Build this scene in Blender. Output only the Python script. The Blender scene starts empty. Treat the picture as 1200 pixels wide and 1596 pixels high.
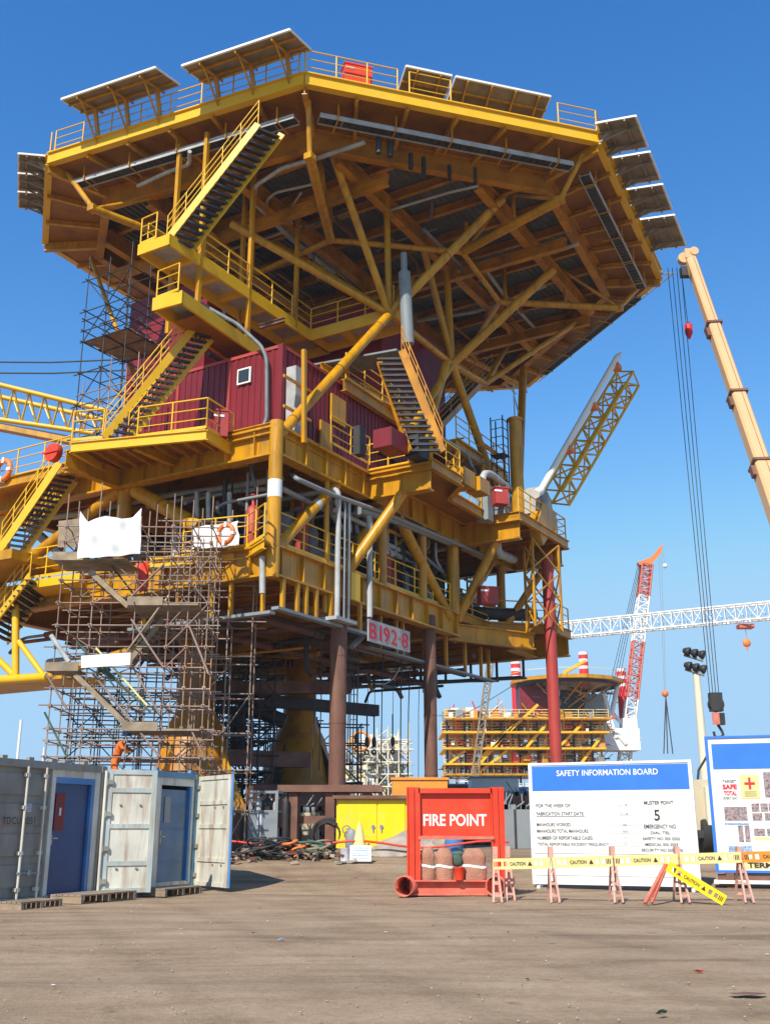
import bpy, math, random
from mathutils import Vector, Matrix
from math import sin, cos, pi, radians, atan, sqrt
random.seed(7)
SC = bpy.context.scene
COL = SC.collection
# ------------------------------------------------------------------ camera
F_PX = 1620.0; PITCH = atan(492 / F_PX); EYE = 1.5
cam_d = bpy.data.cameras.new("camera"); cam = bpy.data.objects.new("camera", cam_d); COL.objects.link(cam)
cam.location = (0, 0, EYE); cam.rotation_euler = (pi / 2 + PITCH, 0, 0)
cam_d.sensor_fit = 'VERTICAL'; cam_d.sensor_height = 36.0; cam_d.lens = 36.0 * F_PX / 1596.0
cam_d.clip_start = 0.1; cam_d.clip_end = 6000
SC.camera = cam
# ------------------------------------------------------------------ light
SUN_AZ = radians(203); SUN_EL = radians(43)
W = bpy.data.worlds.new("World"); SC.world = W; W.use_nodes = True
nt = W.node_tree; nt.nodes.clear()
sky = nt.nodes.new('ShaderNodeTexSky'); sky.sky_type = 'NISHITA'; sky.sun_disc = False
sky.sun_elevation = SUN_EL; sky.sun_rotation = SUN_AZ
sky.air_density = 1.0; sky.dust_density = 0.35; sky.ozone_density = 3.2; sky.altitude = 0
bg = nt.nodes.new('ShaderNodeBackground'); bg.inputs[1].default_value = 0.085
wo = nt.nodes.new('ShaderNodeOutputWorld')
sp_ = nt.nodes.new('ShaderNodeSeparateColor'); cb_ = nt.nodes.new('ShaderNodeCombineColor'); nt.links.new(sky.outputs[0], sp_.inputs[0])
for i, (a, g) in enumerate(((4.3, 1.77), (2.05, 1.15), (1.73, .80))):      # deep blue zenith of a camera with saturated colour
    pw = nt.nodes.new('ShaderNodeMath'); pw.operation = 'POWER'; pw.inputs[1].default_value = g; ml = nt.nodes.new('ShaderNodeMath'); ml.operation = 'MULTIPLY'; ml.inputs[1].default_value = a * .105 ** (g - 1)
    nt.links.new(sp_.outputs[i], pw.inputs[0]); nt.links.new(pw.outputs[0], ml.inputs[0]); mn = nt.nodes.new('ShaderNodeMath'); mn.operation = 'SMOOTH_MIN'; mn.inputs[1].default_value = (.40, .68, .97)[i] / .1046; mn.inputs[2].default_value = 2.0; nt.links.new(ml.outputs[0], mn.inputs[0]); nt.links.new(mn.outputs[0], cb_.inputs[i])
nt.links.new(cb_.outputs[0], bg.inputs[0]); nt.links.new(bg.outputs[0], wo.inputs[0])
sd = bpy.data.lights.new("sun", 'SUN'); sd.energy = 5.0; sd.angle = radians(0.5); sd.color = (1.0, 0.93, 0.82)
so = bpy.data.objects.new("sun", sd); COL.objects.link(so)
sdir = Vector((sin(SUN_AZ) * cos(SUN_EL), cos(SUN_AZ) * cos(SUN_EL), sin(SUN_EL)))
so.rotation_euler = sdir.to_track_quat('Z', 'Y').to_euler(); so.location = (-20, -20, 60)
SC.view_settings.view_transform = 'Standard'; SC.view_settings.look = 'None'
SC.view_settings.exposure = 0.3; SC.view_settings.gamma = 1.0
# ------------------------------------------------------------------ coordinates of the platform (u right-back, v left-back)
AZ = radians(30.6); UX, UY = sin(AZ), cos(AZ); VX, VY = -cos(AZ), sin(AZ)
OX, OY = -1.6485, 36.0
def S(u, v, z): return Vector((OX + u * UX + v * VX, OY + u * UY + v * VY, z))
def ray(px, py):
    a = (px - 600) / F_PX; b = (798 - py) / F_PX
    return Vector((a, cos(PITCH) - b * sin(PITCH), sin(PITCH) + b * cos(PITCH)))
E0 = Vector((0, 0, EYE))
def aY(px, py, Y): r = ray(px, py); return E0 + r * (Y / r.y)
def aZ(px, py, z): r = ray(px, py); return E0 + r * ((z - EYE) / r.z)
def aU(px, py, u):
    r = ray(px, py); return E0 + r * ((u + OX * UX + OY * UY) / (r.x * UX + r.y * UY))
def aV(px, py, v):
    r = ray(px, py); return E0 + r * ((v + OX * VX + OY * VY) / (r.x * VX + r.y * VY))
def ground_z(y):
    t = min(max((y - 27) / 7, 0), 1); return 0.7 * t * t * (3 - 2 * t)
# ------------------------------------------------------------------ materials
def node(nt, t, **k):
    n = nt.nodes.new(t)
    for a, b in k.items(): setattr(n, a, b)
    return n
def mat(name, col, rough=0.5, var=0.12, scale=1.5, grime=None, gamt=0.0, gscale=0.8, metal=0.0, bump=0.0, streak=False, spec=0.5):
    m = bpy.data.materials.new(name); m.use_nodes = True; nt = m.node_tree; b = nt.nodes['Principled BSDF']
    b.inputs['Roughness'].default_value = rough; b.inputs['Metallic'].default_value = metal
    b.inputs['Specular IOR Level'].default_value = spec
    tc = node(nt, 'ShaderNodeTexCoord')
    n1 = node(nt, 'ShaderNodeTexNoise'); n1.inputs['Scale'].default_value = scale; n1.inputs['Detail'].default_value = 6
    nt.links.new(tc.outputs['Object'], n1.inputs['Vector'])
    r1 = node(nt, 'ShaderNodeMapRange'); r1.inputs[1].default_value = .3; r1.inputs[2].default_value = .7
    r1.inputs[3].default_value = 1 - var * 1.5; r1.inputs[4].default_value = 1 + var * .6
    nt.links.new(n1.outputs[0], r1.inputs[0])
    mx = node(nt, 'ShaderNodeVectorMath', operation='SCALE'); mx.inputs[0].default_value = col[:3]
    nt.links.new(r1.outputs[0], mx.inputs['Scale'])
    out = mx.outputs[0]
    if grime:
        n2 = node(nt, 'ShaderNodeTexNoise'); n2.inputs['Scale'].default_value = gscale; n2.inputs['Detail'].default_value = 9
        n2.inputs['Roughness'].default_value = .65
        mp = node(nt, 'ShaderNodeMapping'); mp.inputs['Scale'].default_value = (3, 3, .35) if streak else (1, 1, 1)
        nt.links.new(tc.outputs['Object'], mp.inputs[0]); nt.links.new(mp.outputs[0], n2.inputs['Vector'])
        r2 = node(nt, 'ShaderNodeMapRange'); r2.inputs[1].default_value = .48; r2.inputs[2].default_value = .72
        r2.inputs[3].default_value = 0; r2.inputs[4].default_value = gamt
        nt.links.new(n2.outputs[0], r2.inputs[0])
        mm = node(nt, 'ShaderNodeMix', data_type='RGBA'); mm.inputs[7].default_value = (*grime, 1)
        nt.links.new(r2.outputs[0], mm.inputs[0]); nt.links.new(out, mm.inputs[6]); out = mm.outputs[2]
    nt.links.new(out, b.inputs['Base Color'])
    if bump:
        bp = node(nt, 'ShaderNodeBump'); bp.inputs['Strength'].default_value = bump; bp.inputs['Distance'].default_value = .05
        n3 = node(nt, 'ShaderNodeTexNoise'); n3.inputs['Scale'].default_value = scale * 6; n3.inputs['Detail'].default_value = 8
        nt.links.new(tc.outputs['Object'], n3.inputs['Vector']); nt.links.new(n3.outputs[0], bp.inputs['Height']); nt.links.new(bp.outputs[0], b.inputs['Normal'])
    return m
M = {}
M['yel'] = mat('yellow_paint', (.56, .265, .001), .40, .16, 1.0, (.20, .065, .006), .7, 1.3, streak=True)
M['yel_lit'] = mat('sunlit_yellow_paint', (.80, .45, .002), .42, .10, 2, (.45, .28, .08), .4, 2)  # lemon copy of the yellow, sunlit brightness put into the colour
M['plate_shade'] = mat('shade_brown_deck_plate', (.31, .115, .002), .55, .25, .7, (.13, .045, .01), .8, 1.2)  # yellow plating browned, underside shade put into the colour; grime is random
M['beam_shade'] = mat('weathered_shade_orange_steel', (.50, .205, .001), .5, .2, .9, (.14, .045, .006), .8, 1.2)  # yellow steel darkened to orange for underside shade, plus random grime
M['red'] = mat('red_module_paint', (.20, .004, .012), .5, .15, .6, (.07, .005, .008), .5, .9, streak=True)
M['redb'] = mat('bright_red_paint', (.72, .045, .012), .45, .08, 2, (.55, .10, .05), .4, 2)
M['redp'] = mat('faded_red_paint', (.62, .14, .09), .7, .15, 4, (.50, .32, .22), .5, 3)
M['gray'] = mat('galvanised_steel', (.24, .27, .29), .5, .15, 2, (.15, .12, .09), .4, 2)
M['lgray'] = mat('pale_pipe_paint', (.42, .43, .42), .5, .15, 2, (.22, .17, .12), .5, 1.5)
M['grate'] = mat('steel_grating', (.16, .18, .18), .6, .2, 3)
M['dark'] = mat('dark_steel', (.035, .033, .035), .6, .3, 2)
M['rust'] = mat('rusty_pile_steel', (.16, .07, .045), .75, .2, 1.5, (.28, .15, .10), .5, 1.2, streak=True, bump=.3)
M['legred'] = mat('red_leg_paint', (.42, .045, .035), .55, .15, 1.2, (.25, .08, .05), .5, 1, streak=True)
M['tube'] = mat('scaffold_tube', (.30, .22, .17), .6, .3, .5, (.34, .10, .07), .6, .9)
M['plank'] = mat('weathered_plank', (.32, .24, .16), .85, .25, 3)
M['white'] = mat('white_paint', (.80, .80, .78), .55, .05, 2, (.55, .48, .38), .35, 2)
M['sheet'] = mat('white_tarpaulin', (.82, .82, .82), .7, .04, 2)
M['blue'] = mat('blue_board_paint', (.025, .17, .62), .5, .06, 2)
M['panelback'] = mat('solar_panel_back', (.25, .205, .145), .5, .25, 2)
M['glass'] = mat('dark_glass', (.03, .04, .05), .1, .1, 2)
M['plank_al'] = mat('aluminium_deck_plank', (.13, .13, .125), .5, .2, 1.5, (.07, .05, .035), .6, 1)
M['orange'] = mat('orange_coverall', (.78, .16, .02), .8, .1, 4)
M['skin'] = mat('skin', (.30, .15, .09), .6, .05, 4)
M['boom'] = mat('beige_boom_paint', (.68, .42, .21), .45, .06, 1, (.5, .3, .15), .3, 1)
M['contw'] = mat('weathered_container_white', (.64, .63, .54), .6, .12, 1.5, (.30, .16, .08), .9, 1.5, streak=True)
M['contg'] = mat('weathered_container_grey', (.27, .26, .225), .65, .2, 1.5, (.24, .15, .09), .7, 1.4, streak=True)
M['contb'] = mat('weathered_container_blue', (.10, .27, .42), .6, .2, 1.5, (.30, .24, .18), .7, 1.6, streak=True)
M['doorb'] = mat('blue_door_paint', (.009, .05, .165), .4, .15, 1.5, (.04, .08, .16), .4, 1.2)
M['doorb2'] = mat('light_blue_trim_paint', (.06, .22, .52), .5, .15, 1.5, (.25, .25, .25), .4, 2)
M['black'] = mat('black_lettering', (.02, .02, .022), .6, .05)
M['lred'] = mat('red_lettering', (.75, .02, .03), .6, .05)
M['cab'] = mat('cabinet_yellow', (.88, .62, .0), .42, .04, 2, (.75, .5, .22), .35, 2.5)
M['oran'] = mat('orange_barrier', (.80, .28, .03), .5, .08, 3)
M['bary'] = mat('barrier_yellow', (.78, .65, .26), .55, .08, 3, (.7, .55, .3), .5, 3)
M['pink'] = mat('faded_orange_plastic', (.60, .32, .25), .7, .12, 5, (.5, .34, .25), .5, 4)
M['bag'] = mat('dusty_orange_cloth', (.42, .20, .13), .9, .15, 5, (.38, .28, .2), .5, 4, bump=.5)
M['conc'] = mat('dusty_concrete', (.36, .31, .26), .9, .2, 3, bump=.3)
M['beige'] = mat('beige_truck_paint', (.55, .48, .33), .6, .1, 2, (.35, .27, .18), .5, 1)
M['contlb'] = mat('weathered_pale_blue', (.44, .50, .48), .6, .15, 1.5, (.32, .2, .11), .85, 1.6, streak=True)
M['rubber'] = mat('black_rubber', (.02, .02, .02), .8, .2, 4)
M['cream'] = mat('cream_paint', (.72, .66, .52), .5, .08, 1)
M['green'] = mat('green_tarpaulin', (.06, .12, .09), .8, .3, 4)
M['tip'] = mat('orange_paint', (.80, .20, .04), .5, .06, 1)
M['paper'] = mat('paper_print', (.62, .62, .68), .6, .1, 8)
M['photo'] = mat('printed_photo', (.30, .26, .28), .6, .6, 22, (.6, .3, .25), .8, 18)
M['photob'] = mat('blue_printed_photo', (.25, .38, .65), .6, .4, 22, (.7, .75, .8), .6, 18)
M['brown'] = mat('brown_support_steel', (.17, .075, .05), .7, .25, 1.5, (.30, .17, .11), .5, 1)
# ------------------------------------------------------------------ mesh builder
class MB:
    def __init__(s): s.v = []; s.f = []; s.m = []; s.s = []
    def add(s, vs, fs, smooth=False, mi=0):
        k = len(s.v); s.v += [tuple(p) for p in vs]
        for f in fs: s.f.append([i + k for i in f]); s.m.append(mi); s.s.append(smooth)
        return s
    def box(s, c, d, ax=None, mi=0):          # centre, full sizes, axes
        c = Vector(c); X, Y, Z = ax or (Vector((1, 0, 0)), Vector((0, 1, 0)), Vector((0, 0, 1)))
        vs = [c + X * (i * d[0] / 2) + Y * (j * d[1] / 2) + Z * (k * d[2] / 2) for k in (-1, 1) for j in (-1, 1) for i in (-1, 1)]
        return s.add(vs, [(0, 2, 3, 1), (4, 5, 7, 6), (0, 1, 5, 4), (2, 6, 7, 3), (0, 4, 6, 2), (1, 3, 7, 5)], mi=mi)
    def bar(s, a, b, w, h=None, up=Vector((0, 0, 1)), mi=0, off=0):
        a, b = Vector(a), Vector(b); h = h or w; X = b - a; L = X.length
        if L < 1e-4: return s
        X.normalize(); Y = up.cross(X)
        if Y.length < .05: Y = Vector((UX, UY, 0)).cross(X)
        Y.normalize(); Z = X.cross(Y)
        return s.box((a + b) / 2 + Z * off, (L, w, h), (X, Y, Z), mi)
    def ibeam(s, a, b, w, h, mi=0, tf=None):     # top at line a-b when off = -h/2
        a, b = Vector(a), Vector(b); tf = tf or max(.03, h * .07)
        s.bar(a, b, w, tf, mi=mi, off=-tf / 2); s.bar(a, b, w, tf, mi=mi, off=-h + tf / 2)
        s.bar(a, b, max(.02, w * .12), h - 2 * tf, mi=mi, off=-h / 2); return s
    def tube(s, a, b, r, r2=None, n=8, mi=0, cap=True):
        a, b = Vector(a), Vector(b); r2 = r if r2 is None else r2; X = (b - a)
        if X.length < 1e-5: return s
        X.normalize(); Y = X.orthogonal().normalized(); Z = X.cross(Y)
        vs = [p + (Y * cos(2 * pi * i / n) + Z * sin(2 * pi * i / n)) * rr for p, rr in ((a, r), (b, r2)) for i in range(n)]
        s.add(vs, [(i, (i + 1) % n, n + (i + 1) % n, n + i) for i in range(n)], n > 4, mi)
        if cap: s.add(vs, [tuple(range(n))[::-1], tuple(range(n, 2 * n))], False, mi)
        return s
    def sweep(s, pts, r, n=8, mi=0):
        pts = [Vector(p) for p in pts]; ring = []; Y = None
        for i, p in enumerate(pts):
            d = (pts[min(i + 1, len(pts) - 1)] - pts[max(i - 1, 0)]).normalized()
            if Y is None: Y = d.orthogonal().normalized()
            else: Y = (Y - d * Y.dot(d)).normalized()
            Z = d.cross(Y); ring += [p + (Y * cos(2 * pi * k / n) + Z * sin(2 * pi * k / n)) * r for k in range(n)]
        m = len(pts); fs = [(i * n + k, i * n + (k + 1) % n, (i + 1) * n + (k + 1) % n, (i + 1) * n + k) for i in range(m - 1) for k in range(n)]
        s.add(ring, fs, n > 4, mi); s.add(ring, [tuple(range(n))[::-1], tuple(range((m - 1) * n, m * n))], False, mi)
        return s
    def pipe(s, pts, r, n=8, bend=None, mi=0):    # polyline with rounded bends
        pts = [Vector(p) for p in pts]; bend = bend or r * 3; out = [pts[0]]
        for i in range(1, len(pts) - 1):
            a, b, c = pts[i - 1], pts[i], pts[i + 1]; u = (a - b); w = (c - b)
            k = min(bend, u.length * .45, w.length * .45); p = b + u.normalized() * k; q = b + w.normalized() * k
            for t in (0, .25, .5, .75, 1): out.append(p * (1 - t) ** 2 + b * 2 * t * (1 - t) + q * t * t)
        out.append(pts[-1]); return s.sweep(out, r, n, mi)
    def poly(s, pts, th, mi=0):                  # horizontal-ish polygon extruded down by th
        n = len(pts); t = [Vector(p) for p in pts]; b = [p - Vector((0, 0, th)) for p in t]
        s.add(t + b, [tuple(range(n)), tuple(range(n, 2 * n))[::-1]] + [(i, n + i, n + (i + 1) % n, (i + 1) % n) for i in range(n)], mi=mi); return s
    def slab(s, pts, nrm, th, mi=0):             # any planar polygon extruded along nrm
        n = len(pts); t = [Vector(p) for p in pts]; b = [p + Vector(nrm) * th for p in t]
        return s.add(t + b, [tuple(range(n)), tuple(range(n, 2 * n))[::-1]] + [(i, n + i, n + (i + 1) % n, (i + 1) % n) for i in range(n)], mi=mi)
    def lathe(s, c, prof, n=16, ax=Vector((0, 0, 1)), mi=0):
        c = Vector(c); ax = Vector(ax).normalized(); Y = ax.orthogonal().normalized(); Z = ax.cross(Y); vs = []
        for r, h in prof: vs += [c + ax * h + (Y * cos(2 * pi * k / n) + Z * sin(2 * pi * k / n)) * r for k in range(n)]
        m = len(prof); s.add(vs, [(i * n + k, i * n + (k + 1) % n, (i + 1) * n + (k + 1) % n, (i + 1) * n + k) for i in range(m - 1) for k in range(n)], True, mi)
        s.add(vs, [tuple(range(n))[::-1], tuple(range((m - 1) * n, m * n))], False, mi); return s
    def torus(s, c, R, r, ax, n=18, k=8, mi=0):
        c = Vector(c); ax = Vector(ax).normalized(); Y = ax.orthogonal().normalized(); Z = ax.cross(Y); vs = []
        for i in range(n):
            d = Y * cos(2 * pi * i / n) + Z * sin(2 * pi * i / n)
            vs += [c + d * (R + r * cos(2 * pi * j / k)) + ax * r * sin(2 * pi * j / k) for j in range(k)]
        return s.add(vs, [(i * k + j, ((i + 1) % n) * k + j, ((i + 1) % n) * k + (j + 1) % k, i * k + (j + 1) % k) for i in range(n) for j in range(k)], True, mi)
    def ball(s, c, r, sz=(1, 1, 1), n=12, m=8, mi=0):
        c = Vector(c); vs = []
        for i in range(m + 1):
            a = pi * i / m
            for k in range(n): vs.append(c + Vector((sin(a) * cos(2 * pi * k / n) * r * sz[0], sin(a) * sin(2 * pi * k / n) * r * sz[1], cos(a) * r * sz[2])))
        return s.add(vs, [(i * n + k, (i + 1) * n + k, (i + 1) * n + (k + 1) % n, i * n + (k + 1) % n) for i in range(m) for k in range(n)], True, mi)
    def build(s, name, mats, parent=None):
        me = bpy.data.meshes.new(name); me.from_pydata(s.v, [], s.f)
        for m in (mats if isinstance(mats, (list, tuple)) else [mats]): me.materials.append(M[m] if isinstance(m, str) else m)
        me.polygons.foreach_set('material_index', s.m); me.polygons.foreach_set('use_smooth', s.s); me.update()
        o = bpy.data.objects.new(name, me); COL.objects.link(o)
        if parent: attach(o, parent)
        return o
def wloc(o):
    v = Vector(o.location)
    while o.parent: o = o.parent; v += o.location
    return v
def attach(o, parent):      # meshes are drawn in world space; empties carry only a location
    o.parent = parent; o.location = Vector(o.location) - wloc(parent)
def tag(o, label=None, cat=None, group=None, kind=None):
    if label: o['label'] = label
    if cat: o['category'] = cat
    if group: o['group'] = group
    if kind: o['kind'] = kind
    return o
def thing(name, loc, label, cat, group=None):
    o = bpy.data.objects.new(name, None); COL.objects.link(o); o.location = loc; o.empty_display_size = .2
    return tag(o, label, cat, group)
def dup(o, loc, label=None, rz=None):
    def cp(x, par):
        c = x.copy(); COL.objects.link(c); c.parent = par
        for ch in x.children: cp(ch, c)
        return c
    c = cp(o, None); c.location = loc
    if rz is not None: c.rotation_euler.z = rz
    if label: c['label'] = label
    return c
FONT = None
def text(s, name, body, c, X, Z, h, m, parent=None, thick=.004, bold=.0, width=None, align='CENTER'):
    # lettering as mesh: centred on c, running along X, upright along Z, capital height h
    cu = bpy.data.curves.new('lettering', 'FONT'); cu.body = body; cu.size = 1; cu.align_x = align; cu.align_y = 'CENTER'
    cu.extrude = .0; cu.offset = bold; cu.resolution_u = 3
    t = bpy.data.objects.new('lettering_tmp', cu); COL.objects.link(t)
    me = bpy.data.meshes.new_from_object(t.evaluated_get(bpy.context.evaluated_depsgraph_get()))
    bpy.data.objects.remove(t); bpy.data.curves.remove(cu)
    xs = [v.co.x for v in me.vertices]; ys = [v.co.y for v in me.vertices]
    kx = ky = h / (max(ys) - min(ys)) if len(body) < 3 or body.upper() == body else h / .7
    if width: kx = width / (max(xs) - min(xs))
    X = Vector(X).normalized(); Z = Vector(Z).normalized(); N = X.cross(Z); c = Vector(c); cx = (max(xs) + min(xs)) / 2 if align == 'CENTER' else min(xs); cy = (max(ys) + min(ys)) / 2
    for v in me.vertices: v.co = c + X * ((v.co.x - cx) * kx) + Z * ((v.co.y - cy) * ky) + N * thick
    me.materials.clear(); me.materials.append(M[m])
    o = bpy.data.objects.new(name, me); COL.objects.link(o)
    if parent: attach(o, parent)
    return o
def one(name, m, parent, fn, *a, **k):
    b = MB(); getattr(b, fn)(*a, **k); return b.build(name, m, parent)
ZV = Vector((0, 0, 1)); UD = Vector((UX, UY, 0)); VD = Vector((VX, VY, 0))
def rail(path, parent=None, name='handrail', m='yel_lit', h=1.1, sp=1.4, r=.03, nr=3, mid=True, seg=None):
    b = MB(); path = [Vector(p) for p in path]
    for k in range(nr):
        z = Vector((0, 0, h * (k + 1) / nr)); rr = r if k == nr - 1 else r * .75
        for a, c in zip(path, path[1:]): b.tube(a + z, c + z, rr, n=6)
    for i, (a, c) in enumerate(zip(path, path[1:])):
        n = max(1, round((c - a).length / sp))
        for k in range(n + (1 if i == len(path) - 2 else 0)):
            p = a.lerp(c, k / n); b.tube(p, p + ZV * h, r * 1.1, n=6)
    for a, c in zip(path, path[1:]): b.bar(a + ZV * .06, c + ZV * .06, .012, .1)
    return b.build(name, m, parent)
def stairs(parent, ob, ot, ib, it, n, rails=(True, True), m='yel_lit', sw=.28, trd='dark'):
    ob, ot, ib, it = map(Vector, (ob, ot, ib, it)); b = MB()
    b.bar(ob, ot, .06, sw, off=0); b.bar(ib, it, .06, sw, off=0)
    st = b.build('stairway', m, parent)
    a0 = ob.lerp(ot, .5 / n); c0 = ib.lerp(it, .5 / n); X = (c0 - a0).normalized(); Y = ZV.cross(X).normalized(); L = (c0 - a0).length - .12
    t = MB(); t.box((0, 0, 0), (L, .26, .035), (X, Y, ZV)); t.box(Vector((0, 0, -.035)) - Y * .12, (L, .02, .06), (X, Y, ZV)); tr = None
    for i in range(n):
        p = ob.lerp(ot, (i + .5) / n).lerp(ib.lerp(it, (i + .5) / n), .5) - ZV * .07
        if tr is None: o = tr = t.build('stair_tread', trd, None)
        else: o = tr.copy(); COL.objects.link(o); o.parent = None
        o.location = p; attach(o, st)
    for k, (lo, hi) in enumerate(((ob, ot), (ib, it))):
        if rails[k]:
            r = MB(); N = 5
            for q in (.45, .75, 1.05): r.tube(lo + ZV * q, hi + ZV * q, .022, n=6)
            for i in range(N + 1): p = lo.lerp(hi, i / N); r.tube(p, p + ZV * 1.05, .024, n=6)
            r.build('handrail', m, st)
    return st
# ================================================================== SETTING
def build_ground():
    xs = [-1150, -600, -200, -80] + [-40 + i * 1.0 for i in range(81)] + [80, 200, 600, 1150]
    ys = [-60, -20] + [i * .8 for i in range(0, 60)] + [50, 60, 80, 120, 200, 400, 900, 1450]
    vs = []
    for y in ys:
        for x in xs:
            n = (sin(x * 1.3 + y * .7) + sin(x * .45 - y * 1.1 + 2)) * .012 if 2 < y < 30 else 0
            vs.append((x, y, ground_z(y) + n - .012))
    W_ = len(xs); fs = [(j * W_ + i, j * W_ + i + 1, (j + 1) * W_ + i + 1, (j + 1) * W_ + i) for j in range(len(ys) - 1) for i in range(W_ - 1)]
    m = bpy.data.materials.new('dusty_ground'); m.use_nodes = True; nt = m.node_tree; b = nt.nodes['Principled BSDF']; b.inputs['Roughness'].default_value = .95
    b.inputs['Specular IOR Level'].default_value = .15
    tc = node(nt, 'ShaderNodeTexCoord'); L = nt.links.new
    def noise(sc, det, stretch=(1, 1, 1), loc=(0, 0, 0)):
        mp = node(nt, 'ShaderNodeMapping'); mp.inputs['Scale'].default_value = stretch; mp.inputs['Location'].default_value = loc
        n = node(nt, 'ShaderNodeTexNoise'); n.inputs['Scale'].default_value = sc; n.inputs['Detail'].default_value = det; n.inputs['Roughness'].default_value = .62
        L(tc.outputs['Object'], mp.inputs[0]); L(mp.outputs[0], n.inputs['Vector']); return n.outputs[0]
    def ramp(src, pts):
        r = node(nt, 'ShaderNodeValToRGB'); e = r.color_ramp.elements
        e[0].position, e[0].color = pts[0][0], (*pts[0][1], 1); e[1].position, e[1].color = pts[-1][0], (*pts[-1][1], 1)
        for p, c in pts[1:-1]: q = e.new(p); q.color = (*c, 1)
        L(src, r.inputs[0]); return r.outputs[0]
    base = ramp(noise(.5, 10), [(.3, (.27, .194, .124)), (.5, (.345, .250, .163)), (.72, (.42, .315, .212))])
    def mul(a, f, fac=1):
        x = node(nt, 'ShaderNodeMix', data_type='RGBA', blend_type='MULTIPLY'); x.inputs[0].default_value = fac; L(a, x.inputs[6]); L(f, x.inputs[7]); return x.outputs[2]
    base = mul(base, ramp(noise(.75, 7, (.10, 1, 1), (3, 1, 0)), [(.36, (.50, .50, .52)), (.47, (.93, .93, .93)), (1, (1, 1, 1))]), .65)
    base = mul(base, ramp(noise(9, 6), [(.3, (.82, .81, .8)), (.6, (1.08, 1.07, 1.06))]), .8)
    base = mul(base, ramp(noise(60, 3), [(.32, (.72, .7, .69)), (.55, (1.05, 1.05, 1.05))]), .8)
    base = mul(base, ramp(noise(26, 2, (1, 1, 1), (7, 0, 0)), [(.24, (.35, .33, .32)), (.30, (1, 1, 1))]), .7)
    for rot, loc, sc in ((.12, (0, 0, 0), .42), (-.22, (3, 5, 0), .37), (1.2, (1, 2, 0), .3)):      # tyre tracks worn into the dust
        mp = node(nt, 'ShaderNodeMapping'); mp.inputs['Rotation'].default_value = (0, 0, rot); mp.inputs['Location'].default_value = loc
        wv = node(nt, 'ShaderNodeTexWave'); wv.bands_direction = 'Y'; wv.inputs['Scale'].default_value = sc * .5; wv.inputs['Distortion'].default_value = 5; wv.inputs['Detail'].default_value = 3; wv.inputs['Detail Scale'].default_value = .12; wv.inputs['Detail Roughness'].default_value = .6
        L(tc.outputs['Object'], mp.inputs[0]); L(mp.outputs[0], wv.inputs['Vector']); base = mul(base, ramp(wv.outputs[0], [(.0, (.66, .65, .64)), (.07, (.80, .79, .78)), (.16, (1, 1, 1))]), .3)
    base = mul(base, ramp(noise(1.7, 4, (1, 1, 1), (11, 4, 0)), [(.28, (.55, .52, .5)), (.36, (1, 1, 1))]), .7)
    vo = node(nt, 'ShaderNodeTexVoronoi'); vo.inputs['Scale'].default_value = 7; L(tc.outputs['Object'], vo.inputs['Vector'])
    r = node(nt, 'ShaderNodeMapRange'); r.inputs[1].default_value = .05; r.inputs[2].default_value = .09; r.inputs[3].default_value = .55; r.inputs[4].default_value = 0
    L(vo.outputs['Distance'], r.inputs[0])
    x = node(nt, 'ShaderNodeMix', data_type='RGBA'); x.inputs[7].default_value = (.5, .45, .38, 1); L(r.outputs[0], x.inputs[0]); L(base, x.inputs[6])
    L(x.outputs[2], b.inputs['Base Color'])
    bp = node(nt, 'ShaderNodeBump'); bp.inputs['Strength'].default_value = .6; bp.inputs['Distance'].default_value = .03
    L(noise(22, 10), bp.inputs['Height']); L(bp.outputs[0], b.inputs['Normal'])
    mb = MB(); mb.add(vs, fs, True); g = mb.build('ground', m); g['kind'] = 'structure'
build_ground()
gb = MB()
for i in range(420):      # loose pebbles and crumbs
    y = 9 + 26 * random.random() ** 1.3; x = random.uniform(-.42, .46) * y; s = random.uniform(.006, .016)
    gb.ball((x, y, ground_z(y) + s * .2), s, (1, random.uniform(.7, 1.3), .6), 6, 4)
tag(gb.build('pebbles', 'conc'), kind='stuff')
lt = MB()
for i in range(170):
    y = 10 + 22 * random.random(); x = random.uniform(-.42, .46) * y; s = random.uniform(.012, .05); a = random.uniform(0, pi); X = Vector((cos(a), sin(a), random.uniform(-.1, .1))).normalized(); Y_ = ZV.cross(X).normalized()
    lt.box((x, y, ground_z(y) + .012), (s, s * random.uniform(.2, .8), .006), (X, Y_, X.cross(Y_)), mi=random.choice([0, 0, 1, 2, 3]))
tag(lt.build('yard_crumbs', ['conc', 'plank', 'dark', 'paper']), kind='stuff')

# ================================================================== PLATFORM
PL = thing('offshore_platform', S(5, 6, .7), 'huge yellow offshore platform topside with an eight-sided helideck and dark red module', 'oil platform')
def part(m, name='beam', parent=None): pass
def beam(a, b, w, h, name='beam', parent=None, m='yel'): return one(name, m, parent or PL, 'ibeam', a, b, w, h)
def brace(a, b, r, name='brace', parent=None, m='yel', n=12): return one(name, m, parent or PL, 'tube', a, b, r, n=n)
def gpipe(pts, r, name='pipe', parent=None, m='gray', bend=None, n=8): return one(name, m, parent or PL, 'pipe', pts, r, n=n, bend=bend)
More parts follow.
